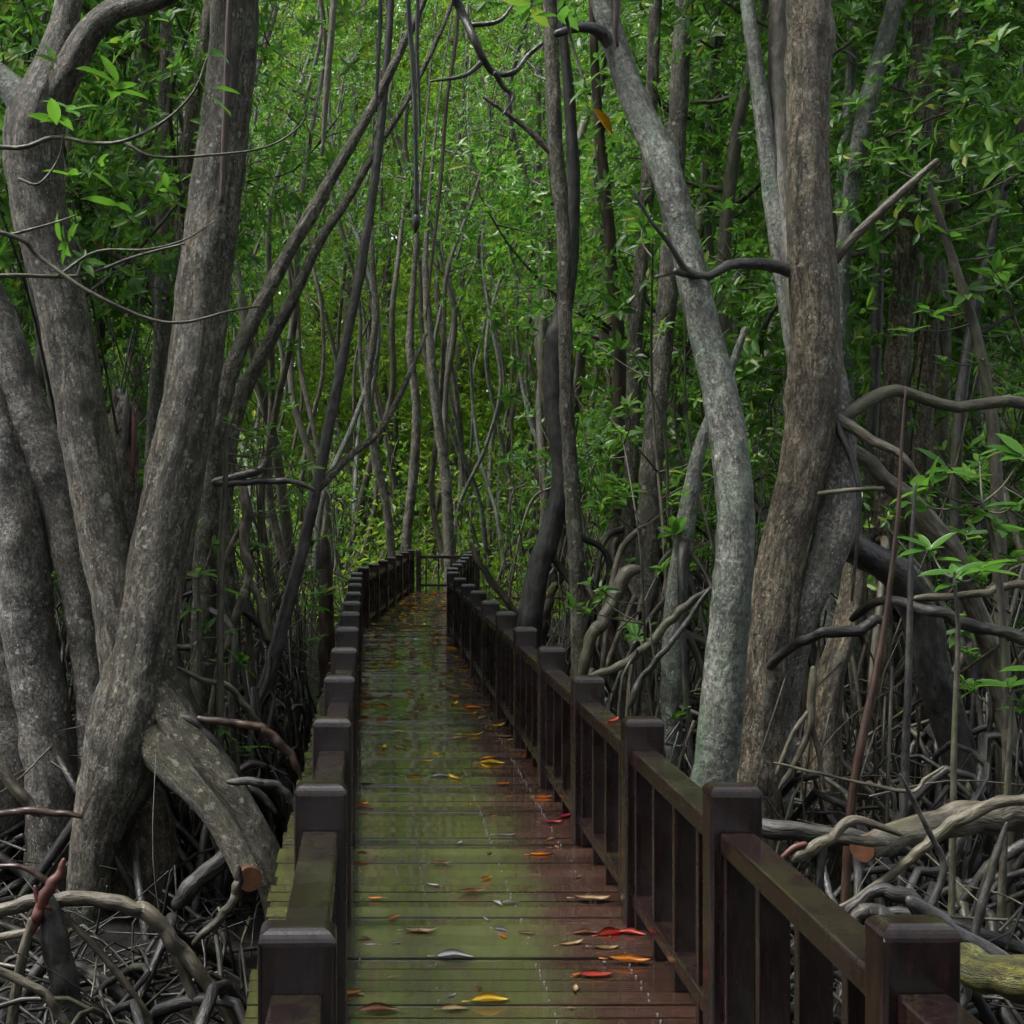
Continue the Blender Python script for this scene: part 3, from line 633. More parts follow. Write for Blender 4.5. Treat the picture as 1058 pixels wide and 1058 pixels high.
# ------------------------------------------------------------------ forest on both sides
rf = random.Random(21)
occ = []
def free(x, y, dist):
    return all((x - a) ** 2 + (y - b) ** 2 > dist ** 2 for a, b in occ)
def walk_clear(x, y, m):
    if y < YB + 1: return x < -.4 - m or x > 1.29 + m
    if y < YE + 2: cx = pivot.x + (y - YB) * math.tan(BEND); return x < cx - .85 - m or x > cx + .85 + m + (2.0 if y > YE - 2.5 else 0)
    return True
labels_f = {'L': ('slim stilt-rooted mangrove in the crowded forest on the broken-cut-root side of the walkway', 'mangroves crowding one side of the walkway'),
            'R': ('slim stilt-rooted mangrove in the crowded forest on the lichen-trunk side of the walkway', 'mangroves crowding the other side of the walkway'),
            'E': ('leafy tree in the bright forest beyond the end of the walkway', 'leafy trees beyond the end of the walkway'),
            'B': ('unseen mangrove added behind the viewer to block light', 'unseen mangroves added behind the viewer')}
for dist, tries, ya, yb in ((1.2, 1800, 8.5, 16), (1.55, 1500, 16, 30)):
    for _ in range(tries):
        y = rf.uniform(ya, yb); x = rf.uniform(-.30 * y - 1.5, .53 * y + 1.5)
        if not walk_clear(x, y, 1.2) or not free(x, y, dist): continue
        if y > 19 and -4.6 < x - .05 * y - .6 < 3.4 or y > 22.5 and -14 < x < 5.5 or y > 14.5 and not walk_clear(x, y, 2.1): continue
        occ.append((x, y))
        if y < 12.5 and 610 < VX + x * F / y < 830: continue
        k = rf.choice(['low1', 'low2', 'mid1', 'mid2', 'slim1', 'slim2', 'slim1', 'slim2'] if y < 14 else ['low1', 'low2', 'mid1', 'mid2', 'slim1', 'slim2'])
        lab = labels_f['L' if x < .4 + max(0, y - YB) * .12 else 'R']
        place(k, x, y, rf.uniform(0, 6.3), rf.uniform(.85, 1.2), *lab)
for x0, x1, y0, y1, n_t in ((3.0, 6.6, 8.3, 14, 9), (-4.2, -2.0, 9.2, 14, 4)):
    c_ = 0
    for _ in range(400):
        x, y = rf.uniform(x0, x1), rf.uniform(y0, y1)
        if c_ >= n_t or not free(x, y, .62): continue
        occ.append((x, y)); c_ += 1; place(rf.choice(['low1', 'low2']), x, y, rf.uniform(0, 6.3), rf.uniform(.75, 1.05), *labels_f['L' if x < 0 else 'R'])
npole = 0
for _ in range(1500):
    y = 12 + 24 * rf.random() ** .8; x = rf.uniform(-.30 * y - .5, .5 * y)
    if rf.random() < .5: x = rf.gauss(.05 * y + .4, 3.2)
    if npole > 88 or not walk_clear(x, y, 1.1) or not free(x, y, .75): continue
    occ.append((x, y)); npole += 1; lf = x < .4 + max(0, y - YB) * .12
    place(rf.choice(['pole1', 'pole2', 'pole3']), x, y, rf.uniform(0, 6.3), rf.uniform(.85, 1.25), 'bare slender trunk, pale and almost straight, rising through the leaves on the ' + ('sawn-root' if lf else 'lichen-trunk') + ' side', 'bare slender trunks on the ' + ('sawn-root' if lf else 'lichen-trunk') + ' side')
for _ in range(1500):
    y = 37 + 27 * rf.random() ** 1.2; x = rf.uniform(-.33 * y - 2, .57 * y + 2)
    if not free(x, y, 2.5 + (y - 28) * .03): continue
    occ.append((x, y)); place(rf.choice(['far1', 'far2', 'far3']), x, y, rf.uniform(0, 6.3), rf.uniform(.85, 1.35), *labels_f['E'])
for _ in range(300):  # unseen trees added to cut the light coming from behind the viewer
    y = rf.uniform(-11, 3.5); x = rf.uniform(-9, 10)
    if -1.6 < x < 2.6 and y > -7 or not free(x, y, 1.9): continue
    if y > -.5 and (x > -4 and x < 5): continue
    occ.append((x, y)); place(rf.choice(['low1', 'mid1', 'mid2', 'low2']), x, y, rf.uniform(0, 6.3), rf.uniform(.9, 1.2), *labels_f['B'])
for k in list(protos):
    if k not in used: kill(protos[k])

fw = MB(); r2 = np.random.default_rng(5); n_ = 90000
bx = r2.uniform(-34, 52, n_); bz = MUD + 37 * r2.random(n_); by = 68 + r2.uniform(0, 7, n_) + 2 * np.sin(bx * .7) + 1.5 * np.sin(bz * .9 + bx * .3)
fd = r2.normal(size=(n_, 3)); fu = unit_rows(r2.normal(size=(n_, 3)) + [0, -.8, .6]); fL = r2.uniform(.6, 1.35, n_)
fw.leaves(np.stack([bx, by, bz], 1), fd, fu, fL, fL * .5, .1, True)
tag(fw.obj('far_woods', M['leaf_sunlit'], smooth=False), kind='stuff')

ug = MB(); n_ = 30000; uy = 26.0 + 17 * r2.random(n_) ** 1.1; ux = r2.uniform(-.3, .5, n_) * uy
uz = MUD + r2.random(n_) ** 1.4 * (1.0 + 3.6 * np.abs(np.sin(ux * .8 + uy * .5) * np.sin(ux * .37 - uy * .9 + 1)))
ok_ = [walk_clear(a, b, .3) for a, b in zip(ux, uy)]; ux, uy, uz = ux[ok_], uy[ok_], uz[ok_]; n_ = len(ux)
fL = r2.uniform(.12, .26, n_); ug.leaves(np.stack([ux, uy, uz], 1), r2.normal(size=(n_, 3)) + [0, 0, .3], unit_rows(r2.normal(size=(n_, 3)) + [0, 0, 1.2]), fL, fL * .45, .15, True)
tag(ug.obj('undergrowth', M['leaf_sunlit'], smooth=False), kind='stuff')

# ------------------------------------------------------------------ saplings (thin stems with leaf whorls)
def make_sapling(seed, H, nb, leafL=.13, mat='leaf', per=(6, 9)):
    rng = np.random.default_rng(seed); root = empty('mangrove_sapling', (0, 0, 0), 'x', 'sapling')
    pts = np.array([[0, 0, 0], [rng.normal() * .08, rng.normal() * .08, H * .4], [rng.normal() * .15, rng.normal() * .15, H * .75], [rng.normal() * .2, rng.normal() * .2, H]])
    st = MB().tube(pts, [.016, .013, .009, .005], 6, 5, .1); c = catmull(pts, 8); tips = [pts[-1]]
    for k in range(nb):
        p0 = c[rng.integers(int(len(c) * .3), len(c) - 1)]; az = rng.uniform(0, 6.28); L = rng.uniform(.2, .6)
        e = p0 + np.array([math.cos(az) * L, math.sin(az) * L, L * rng.uniform(.3, 1.0)]); m_ = (p0 + e) / 2 + rng.normal(size=3) * .03 - [0, 0, .03]
        st.tube([p0, m_, e], [.007, .005, .004], 5, 3); tips += [e, m_ * .35 + e * .65]
    st.obj('stem', M['bark_slim'], root)
    fo = MB(); tips = np.array(tips); fo.rosettes(tips, np.tile([0, 0, 1.0], (len(tips), 1)) + rng.normal(size=(len(tips), 3)) * .35, leafL, per, 2, rng)
    fo.obj('crown', M[mat], root, smooth=False); return root
sp = [make_sapling(60 + i, h, nb, lf, mt) for i, (h, nb, lf, mt) in enumerate([(1.4, 6, .13, 'leaf_fresh'), (2.0, 9, .13, 'leaf'), (2.8, 12, .13, 'leaf'), (3.6, 10, .13, 'leaf')])]
first = [True] * 4
cnt = 0
for _ in range(900):
    y = rf.uniform(7.0, 24); x = rf.uniform(-.30 * y - .5, .53 * y + .5)
    if not walk_clear(x, y, .45) or cnt >= 110: continue
    if y < 8.3 and x < -.6: continue
    k = rf.choice([0, 1, 2, 2, 3, 3]); o = sp[k] if first[k] else copy_tree(sp[k]); first[k] = False; cnt += 1
    o.location = (x, y, MUD - .05); o.rotation_euler = (rf.uniform(-.12, .12), rf.uniform(-.12, .12), rf.uniform(0, 6.3)); s_ = rf.uniform(.8, 1.25); o.scale = (s_, s_, s_)
    left = x < .4 + max(0, y - YB) * .12
    tag(o, 'thin-stemmed leafy young mangrove among the prop roots on the ' + ('broken-cut-root' if left else 'lichen-trunk') + ' side of the walkway', 'sapling', 'young mangroves on the ' + ('broken-cut-root' if left else 'lichen-trunk') + ' side')

for _ in range(80):
    y = rf.uniform(26, 40); x = rf.uniform(-10, 15); k = rf.choice([1, 2, 3]); o = copy_tree(sp[k]); s_ = rf.uniform(.9, 1.5)
    o.location = (x, y, MUD - .05); o.rotation_euler = (0, 0, rf.uniform(0, 6.3)); o.scale = (s_, s_, s_)
    tag(o, 'leafy young mangrove filling in behind the end railing', 'sapling', 'young mangroves behind the end railing')

def spray(label, d, stem, tips, leafL, mat='leaf_fresh', cat='sapling', name='mangrove_sapling', per=(6, 8), bark='bark_slim'):
    """a near plant: stem pixels (px, py, w, dd) and whorls of leaves at tips (px, py, dd)"""
    b = stem[-1]; org = tuple(W(b[0], b[1], d + (b[3] if len(b) > 3 else 0))); root = empty(name, org, label, cat); rng = np.random.default_rng(int(b[0] + b[1]))
    P = [np.array(W(q[0], q[1], d + (q[3] if len(q) > 3 else 0))) for q in stem]
    st = MB().tube(P, [max(.004, q[2] * d / F / 2) for q in stem], 7, 5, .1); c = catmull(np.array(P), 8); T = []
    for t in tips:
        e = np.array(W(t[0], t[1], d + (t[2] if len(t) > 2 else 0))); i = int(np.argmin(np.linalg.norm(c - e, axis=1) + .35 * np.maximum(0, c[:, 2] - e[2]))); T.append(e)
        if np.linalg.norm(c[i] - e) > .03: st.tube([c[i], (c[i] + e) / 2 - [0, 0, .03], e], [.007, .005, .004], 5, 4)
    st.obj('stem', M[bark], root, org)
    fo = MB(); T = np.array(T); ax = np.tile([0, -.25, 1.0], (len(T), 1)) + rng.normal(size=(len(T), 3)) * .3
    fo.rosettes(T, ax, leafL, per, 0, rng, .8, .36); fo.obj('foliage', M[mat], root, org, smooth=True)

spray('bright green leaf whorl on the lowest young mangrove, near the sawn log', 5.6, [(1046, 715, 4), (1042, 790, 6), (1036, 900, 8), (1030, 1060, 9)], [(1040, 704), (1075, 690), (1062, 722)], .17)
spray('fresh yellow-green whorl of long leaves standing above a thin red-brown stem', 5.2, [(986, 598, 4), (990, 660, 5), (986, 760, 6), (984, 900, 7), (980, 1100, 8)], [(986, 590), (960, 566, .2), (1014, 588, .1)], .17)
spray('spreading young mangrove of long dark glossy leaves just above the yellow-green whorl', 6.0, [(1015, 520, 5), (1030, 580, 7), (1038, 700, 8), (1044, 1020, 10)], [(1000, 520), (958, 500), (940, 520, .2), (1030, 540), (1052, 520, -.2), (1046, 575), (980, 480), (1012, 470, .2), (1058, 470)], .16)
spray('leafy branch fanning out level with the pale dead branch on the thick brown trunk', 7.4, [(960, 190, 6), (985, 270, 9), (1012, 360, 11), (1030, 500, 13), (1040, 900, 18)], [(960, 180), (930, 165, .2), (990, 200), (1010, 170, .2), (1030, 220), (985, 240), (1000, 300), (960, 320), (1040, 290), (1050, 340), (1015, 370), (975, 370), (1052, 180), (1058, 250), (940, 340), (900, 155, .4), (1048, 400)], .14, 'leaf')
spray('low leafy tuft growing at the foot of the big twin-stemmed tree', 8.2, [(205, 600, 4), (206, 700, 6), (206, 860, 7)], [(205, 590), (220, 560, .2), (195, 625), (232, 610), (212, 650), (240, 650), (226, 680), (200, 540, .2), (250, 680)], .13)
spray('small bright leaf tuft half hidden by roots, close to the leaning dark plank', 7.6, [(243, 765, 4), (246, 800, 5), (250, 1000, 6)], [(243, 760), (256, 772), (232, 748)], .13)
spray('sprig of drooping bluish-green leaves beside the rough twin-stemmed trunk', 7.6, [(235, 440, 5), (232, 520, 6), (228, 620, 7), (226, 960, 9)], [(240, 432), (262, 450), (285, 462), (300, 468), (272, 440), (310, 480)], .12, 'leaf')

# overhanging twigs crossing in front of the twin stems
def twig(label, d, lines, tips, leafL=.14, mat='leaf', w=4.5, bark='bark_slim'):
    b = lines[0][0]; org = tuple(W(b[0], b[1], d)); root = empty('overhanging_branch', org, label, 'branch'); rng = np.random.default_rng(int(abs(b[0]) + b[1]))
    for i, ln in enumerate(lines):
        P = [W(x, y_, d + rng.normal() * .04) for x, y_ in ln]; n_ = len(P); r = [(w * (1 - .6 * k / (n_ - 1)) if i == 0 else w * .6 * (1 - .6 * k / (n_ - 1))) * d / F / 2 * 1.2 for k in range(n_)]
        MB().tube(P, r, 7, 5, .12).obj('twig', M[bark], root, org)
    if tips:
        fo = MB(); T = np.array([W(x, y_, d) for x, y_ in tips]); fo.rosettes(T, np.tile([0, 0, .8], (len(T), 1)) + rng.normal(size=(len(T), 3)) * .5, leafL, (3, 6), 0, rng, .8, .36)
        fo.obj('foliage', M[mat], root, org, smooth=True)
twig('bare drooping twig sweeping low across both rough stems with up-curved tips', 6.4, [[(-420, 120), (-200, 200), (0, 240), (40, 265), (90, 300), (150, 328), (190, 333), (235, 322), (268, 316)], [(60, 285), (100, 260), (150, 258), (190, 248), (222, 228)], [(10, 243), (50, 232), (80, 222)]], [], w=5)
twig('thin twig arching across the trunk fork with a few broad leaves', 6.2, [[(-380, 60), (-150, 110), (0, 152), (55, 142), (95, 148), (130, 145), (170, 125), (200, 95), (214, 60)], [(130, 148), (160, 162), (220, 160), (275, 152), (310, 130), (318, 108)], [(20, 185), (40, 190), (60, 165), (66, 140)]], [(60, 122), (70, 110), (170, 185), (185, 180), (222, 52), (225, 90), (120, 85)], .19, 'leaf_fresh', w=5)
twig('slender leafy twig under the arching one with yellowing leaf tips', 6.6, [[(-300, 330), (-100, 300), (0, 285), (80, 285), (140, 265), (190, 252)], [(80, 285), (85, 262), (70, 240)]], [(75, 180), (95, 178), (100, 168), (120, 205), (85, 265), (60, 250)], .17, 'leaf_fresh', w=5)
twig('black crooked leafless branch dipping into view from above the walkway', 6.0, [[(430, -120), (460, -30), (478, 14), (490, 40), (500, 62), (512, 76), (532, 74), (545, 58), (560, 45)], [(500, 62), (480, 78), (445, 84)], [(485, 26), (515, 22), (530, 5)], [(512, 76), (520, 90), (530, 100), (520, 118)]], [], w=9, bark='bark_dark')
twig('leafy tip hanging over the walkway with one yellow leaf', 5.6, [[(560, -160), (575, -40), (590, 40), (605, 90)], [(560, -60), (550, -20), (545, 8)]], [(600, 82), (545, 2), (575, 10)], .15, 'leaf', w=5)

# hanging aerial roots
def hang(label, d, pts, mat, tip=None):
    b = pts[0]; org = tuple(W(b[0], b[1], d)); root = empty('aerial_root', org, label, 'aerial root')
    MB().tube([W(x, y_, d) for x, y_, w in pts], [w * d / F / 2 for x, y_, w in pts], 8, 5, .1).obj('root_shaft', M[mat], root, org)
    if tip: MB().tube([W(x, y_, d) for x, y_, w in tip[1]], [w * d / F / 2 for x, y_, w in tip[1]], 8, 3).obj('root_tip', M[tip[0]], root, org)
hang('long black aerial root hanging over the walkway, thickest of the dangling ones', 5.0, [(420, -520, 7), (421, -200, 6), (422, 0, 5), (426, 60, 6), (429, 120, 5), (430, 180, 5), (430, 222, 6)], 'root_black', ('root_black', [(430, 222, 6), (430, 230, 9), (429, 240, 3)]))
hang('thin black aerial root hanging close beside the thickest one', 5.4, [(436, -460, 5), (433, -100, 4), (431, 40, 4), (433, 100, 3), (434, 140, 2)], 'root_black')
hang('greenish aerial root hanging between the twin-stemmed tree and the walkway', 6.0, [(352, -420, 7), (348, -80, 7), (345, 0, 7), (340, 60, 7), (336, 110, 6), (333, 160, 3)], 'bark_slim')
hang('red-brown aerial root hanging in front of the rough twin-stemmed trunk', 6.4, [(242, -400, 6), (239, -60, 6), (236, 30, 7), (233, 110, 7), (231, 170, 7), (229, 208, 5)], 'root_red')
hang('short purple-red root tip poking in beside the top of the leaning lichen trunk', 5.8, [(640, -420, 10), (638, -120, 10), (637, 0, 9), (636, 30, 7), (638, 48, 3)], 'root_red')
hang('very thin brown aerial root hanging in front of the bright foliage over the walkway', 7.5, [(484, -330, 4), (474, 0, 4), (462, 100, 4), (455, 190, 4), (446, 270, 3), (440, 330, 2)], 'root_red')
hang('thin straight aerial root hanging by the sloping trunks', 7.5, [(396, -300, 4), (393, 0, 4), (391, 60, 4), (389, 115, 2)], 'root_black')
hang('thin red stem rising out of the root tangle beside the S-shaped second leg', 5.6, [(936, 400, 2), (932, 450, 3), (928, 530, 5), (920, 600, 6), (912, 660, 7), (898, 730, 9), (884, 800, 10), (876, 880, 10), (868, 1060, 10)], 'root_red')
hang('dark upright stem in the root tangle just past the thin red one', 5.9, [(946, 500, 3), (942, 560, 5), (940, 640, 7), (938, 720, 8), (934, 820, 9), (930, 1040, 10)], 'bark_dark')

# ------------------------------------------------------------------ fallen branches and single roots on the mud
def fallen(label, d, pp, mat, name='fallen_branch', cat='fallen branch', cut=None, sides=10, cut_mat='cut_wood', subs=()):
    b = pp[0]; org = tuple(W(b[0], b[1], d)); P = [W(q[0], q[1], d + (q[3] if len(q) > 3 else 0)) for q in pp]
    r = [q[2] * (d + (q[3] if len(q) > 3 else 0)) / F / 2 for q in pp]
    Q = catmull(np.array([[*p, q] for p, q in zip(P, r)]), 3); jr = np.random.default_rng(int(abs(b[0] * 7 + b[1])))
    Q[1:-1, :3] += jr.normal(size=(len(Q) - 2, 3)) * np.minimum(Q[1:-1, 3:4], .03) * .17; Q[1:-1, 3] *= jr.uniform(.93, 1.07, len(Q) - 2)
    if cut is None: Q[0, 3] *= .7; Q[-1, 3] *= .6
    P = [Vector(q[:3]) for q in Q]; r = list(Q[:, 3])
    if not subs and cut is None:
        return tag(MB().tube(P, r, sides, 5, .12, .04 if r[0] > .03 else 0, .6).obj(name, M[mat], None, org), label, cat)
    root = empty(name, org, label, cat); MB().tube(P, r, sides, 5, .12, .04 if r[0] > .03 else 0, .6, flat=cut is not None).obj('wood', M[mat], root, org)
    if cut is not None:
        i = cut; t = (P[0] - P[1]).normalized() if i == 0 else (P[-1] - P[-2]).normalized()
        MB().tube([P[i] - t * .03, P[i] + t * .010], [r[i] * 1.0, r[i] * .97], 24, 6, .06, flat=True).obj('cut_end', M[cut_mat], root, org, smooth=False)
    for nm, mt, q in subs:
        MB().tube([W(a[0], a[1], d + (a[3] if len(a) > 3 else 0)) for a in q], [a[2] * d / F / 2 for a in q], 8, 5, .12).obj(nm, M[mt], root, org)

fallen('thick pale log with an orange sawn end lying on the root tangle', 4.9, [(892, 877, 27, -.30), (930, 864, 30, -.05), (975, 850, 32, .1), (1020, 842, 34, .15), (1070, 838, 36, .2), (1130, 846, 36, .2)], 'root_pale', 'fallen_log', 'log', cut=0, sides=18)
fallen('long crooked grey branch arching over the log with the orange sawn end', 4.7, [(1110, 832, 10), (1040, 828, 11), (1005, 838, 12), (975, 858, 12), (950, 880, 11), (925, 900, 9), (890, 925, 6), (850, 945, 4), (820, 955, 3)], 'root_pale')
fallen('knobbly pale branch with a peeled reddish end beside the railing', 4.4, [(820, 888, 12), (838, 876, 13), (862, 866, 11), (890, 868, 10), (915, 872, 8)], 'root_pale', subs=(('fork', 'root_pale', [(858, 868, 10), (874, 850, 11), (890, 848, 9), (915, 856, 7), (930, 862, 5)]), ('fork', 'root_grey', [(850, 876, 9), (848, 895, 9), (846, 930, 8)]), ('peeled_end', 'red_wood', [(808, 886, 5), (820, 876, 7), (832, 872, 6)])))
fallen('straight grey pole lying level behind the railing', 4.8, [(745, 850, 18, .2), (800, 858, 20), (850, 862, 20), (890, 868, 18), (940, 880, 16)], 'root_grey', 'fallen_pole', 'pole')
fallen('yellow-green moss-covered log lying low in front of the roots', 3.6, [(985, 992, 36, .1), (1020, 1004, 42), (1070, 1014, 46, -.1), (1140, 1022, 48, -.1)], 'moss_log', 'fallen_log', 'log', sides=20)
fallen('smooth curved grey root hump, the longer of two beside the mossy log', 4.3, [(1000, 1010, 14, -.2), (975, 975, 16, -.1), (955, 945, 18), (932, 926, 18), (908, 920, 14), (880, 940, 10), (870, 960, 8)], 'root_grey', 'arched_root', 'root')
fallen('thick blunt grey root hump, the shorter of two beside the mossy log', 4.1, [(960, 990, 24), (935, 970, 24), (910, 948, 22), (890, 942, 15), (880, 960, 10)], 'root_grey', 'arched_root', 'root')
fallen('dark brown plank-like root slanting down behind the nearest post', 4.0, [(940, 930, 16), (985, 962, 18), (1030, 990, 20), (1090, 1020, 20)], 'bark_dark', 'arched_root', 'root')
fallen('dark forked stick standing upright in the tangle by the mossy log', 4.2, [(1040, 850, 4), (1030, 880, 7), (1020, 920, 9), (1008, 960, 10), (1000, 1010, 9), (990, 1060, 9)], 'bark_dark', 'upright_stick', 'stick')
fallen('thin dark stick crossing the pale log', 4.6, [(930, 800, 3), (945, 830, 5), (965, 870, 6), (975, 900, 7), (952, 960, 7), (950, 1000, 6)], 'bark_dark', 'upright_stick', 'stick')
fallen('thin bleached twig bent like an elbow above the log', 5.2, [(800, 788, 3), (850, 800, 3), (905, 812, 4), (942, 818, 4), (955, 806, 4), (975, 792, 3)], 'root_pale')
fallen('pale bare fork of roots draped below the thick brown trunk', 6.0, [(840, 690, 8), (838, 730, 9), (834, 760, 8), (820, 790, 6), (805, 815, 5)], 'root_pale', 'aerial_root', 'root', subs=(('fork', 'root_pale', [(836, 740, 7), (845, 775, 5), (852, 815, 4)]), ('fork', 'root_pale', [(836, 735, 6), (818, 760, 5), (802, 800, 4)])))
fallen('bowed grey root crossing between the thick brown trunk and its dark leg', 6.1, [(786, 700, 10, .5), (805, 680, 10, .3), (825, 664, 10, .1), (850, 655, 11), (885, 652, 12), (905, 640, 10), (915, 645, 9)], 'root_grey', 'arched_root', 'root')
fallen('stout grey-brown root running level to the edge of the forest on the log side', 6.0, [(880, 640, 9, .7), (905, 622, 9, .5), (930, 622, 10, .2), (965, 632, 12), (1000, 645, 13), (1040, 655, 13), (1090, 670, 14)], 'root_grey', 'arched_root', 'root')
fallen('crooked bare root looping above the stout level one', 6.2, [(946, 618, 8), (985, 616, 8), (1020, 612, 8), (1040, 605, 9), (1075, 608, 10)], 'root_pale', 'arched_root', 'root')
fallen('arching dark-barked root swinging out low behind the S-shaped leg', 6.5, [(845, 455, 8, .5), (885, 468, 14, .5), (930, 510, 21, .5), (975, 560, 24, .5), (1005, 620, 22, .5), (1030, 700, 20, .5), (1040, 800, 20, .5), (1046, 1000, 20, .5)], 'root_pale', 'arched_root', 'root')
# left side
fallen('big pale arched root bending down to the mud in front of the twin-stemmed tree', 5.4, [(-60, 955, 13), (0, 940, 14), (50, 930, 15), (110, 932, 15), (150, 942, 17), (178, 972, 17), (205, 1005, 15), (232, 1042, 14), (262, 1100, 14)], 'root_pale', 'arched_root', 'root', subs=(('side_root', 'root_pale', [(172, 960, 10), (190, 1005, 11), (202, 1040, 10), (210, 1090, 9)]), ('side_root', 'root_pale', [(60, 940, 7), (95, 975, 8), (125, 1010, 8), (150, 1045, 7), (165, 1080, 6)])))
fallen('smooth dark grey bamboo-like pole standing under the red-stained root', 5.3, [(46, 925, 24), (56, 965, 27), (66, 1010, 29), (78, 1080, 31)], 'bark_dark', 'upright_pole', 'pole', sides=20)
fallen('raw red splintered stick leaning over the big pale arched root', 5.25, [(66, 888, 6), (60, 905, 11), (48, 925, 12), (38, 945, 11), (32, 965, 9)], 'red_wood', 'splintered_stick', 'stick', subs=(('prong', 'red_wood', [(36, 916, 4), (40, 930, 7), (52, 938, 7)]), ('shaft', 'root_pale', [(34, 950, 10), (24, 985, 11), (16, 1030, 12), (8, 1090, 12)])))
fallen('thin red-brown stick running in from the side to the red splintered stick', 5.3, [(-60, 895, 5), (0, 895, 6), (24, 896, 6), (42, 906, 7), (58, 914, 6)], 'root_red')
fallen('dark reddish stick lying level in front of the smooth grey stems', 6.8, [(-60, 848, 7), (0, 841, 8), (40, 838, 8), (84, 844, 7)], 'root_red')
fallen('pale straight root sloping down towards the dark reddish stick', 7.0, [(-60, 730, 12), (0, 795, 13), (30, 830, 12), (44, 842, 11)], 'root_pale', 'arched_root', 'root')
fallen('grey fallen branch lying across the mud behind the bamboo-like pole', 5.8, [(70, 998, 14), (100, 1012, 15), (125, 1030, 14), (150, 1052, 12), (180, 1085, 11)], 'root_grey')
fallen('pale forked root lowest at the corner beneath the bamboo-like pole', 4.9, [(-30, 985, 7), (10, 1008, 9), (40, 1022, 10), (60, 1045, 9), (80, 1080, 8)], 'root_pale', 'arched_root', 'root')
fallen('bluish-grey slanting root partly behind the bamboo-like pole', 5.6, [(58, 975, 14), (30, 1020, 16), (0, 1060, 16), (-20, 1090, 16)], 'root_grey', 'arched_root', 'root')
fallen('level pale root passing behind the red splintered stick', 5.7, [(-40, 975, 8), (0, 968, 9), (30, 962, 9), (45, 958, 9)], 'root_pale', 'arched_root', 'root')
fallen('thick pale broken branch stub lying on the mud under the sawn root', 6.8, [(182, 935, 18), (205, 910, 19), (235, 885, 18), (245, 876, 15)], 'root_grey', 'fallen_branch', 'fallen branch')
fallen('mossy crooked root below the sawn red end', 6.3, [(200, 975, 8), (225, 950, 10), (240, 930, 10), (246, 910, 9), (246, 895, 8)], 'root_pale', 'arched_root', 'root')
fallen('long dark weathered plank leaning behind the big prop roots', 7.9, [(160, 640, 22), (175, 690, 24), (192, 730, 26), (212, 780, 28), (232, 835, 28)], 'bark_dark', 'leaning_plank', 'plank')
fallen('jointed grey root snaking above the plank towards the near posts', 7.2, [(170, 738, 8), (200, 745, 10), (225, 775, 12), (245, 805, 11), (262, 815, 10), (285, 840, 8)], 'root_grey', 'arched_root', 'root')
fallen('smooth brown stick pointing at the near posts from the plank', 7.2, [(205, 742, 8), (235, 746, 9), (262, 750, 9), (282, 760, 9), (300, 780, 9), (310, 800, 8)], 'root_red')
fallen('pale thin fallen branch bending down beside the leaning knobbly trunk', 7.8, [(184, 690, 5), (210, 702, 6), (234, 708, 7), (252, 726, 7), (268, 748, 7), (290, 775, 6)], 'root_pale')
fallen('bent grey root looping close beside the near railing posts', 6.6, [(235, 808, 7), (265, 808, 9), (285, 812, 9), (300, 825, 8), (312, 845, 8)], 'root_grey', 'arched_root', 'root')
fallen('pale vertical peeling root hanging from the sloping trunks', 8.5, [(250, 500, 10), (256, 530, 12), (252, 560, 11), (258, 595, 10), (252, 615, 10), (240, 650, 9), (226, 690, 8), (215, 760, 8)], 'root_pale', 'aerial_root', 'root', subs=(('fork', 'root_pale', [(256, 600, 8), (268, 620, 8), (276, 660, 7)]), ('fork', 'root_pale', [(250, 540, 5), (236, 570, 5), (225, 605, 5)])))
fallen('two-pronged bare dark branch sticking out level from the sloping trunk', 8.3, [(222, 500, 9), (245, 498, 8), (275, 497, 7), (305, 498, 6), (325, 506, 5)], 'bark_dark', 'fallen_branch', 'branch', subs=(('prong', 'bark_dark', [(222, 498, 9), (245, 492, 9), (268, 486, 9), (275, 474, 6)]),))
fallen('tall reddish rotten stump with shredded wood near the far posts', 13.5, [(336, 552, 4), (336, 575, 14), (337, 620, 15), (338, 680, 17), (338, 740, 18)], 'root_red', 'rotten_stump', 'stump')
fallen('long bare pale branch sloping down to the far railing posts', 12.5, [(486, 560, 6), (500, 590, 7), (520, 615, 8), (535, 635, 8), (550, 660, 8)], 'root_pale')
fallen('dark stick with a bright yellow leaf stump end beside the dark leaning trunk', 11.0, [(568, 612, 10), (562, 640, 13), (556, 670, 15), (550, 720, 15)], 'bark_dark', 'upright_stick', 'stick', subs=(('yellow_end', 'moss_log', [(574, 604, 8), (567, 616, 11), (564, 626, 8)]),))
fallen('dark bare branch crossing low in front of the straight mid-grey trunk', 8.0, [(735, 608, 6), (710, 625, 8), (690, 645, 9), (670, 665, 9), (640, 688, 9), (612, 698, 9)], 'bark_slim')
fallen('thin dark stick parallel to the crossing branch behind the railing', 7.6, [(732, 610, 5), (705, 650, 6), (680, 680, 7), (660, 706, 7), (650, 730, 7)], 'bark_dark', 'upright_stick', 'stick')
fallen('dark curving root dropping from the straight mid-grey trunk', 8.8, [(662, 588, 10), (648, 592, 13), (636, 620, 13), (622, 645, 13), (610, 660, 12), (600, 700, 12)], 'bark_slim', 'arched_root', 'root')

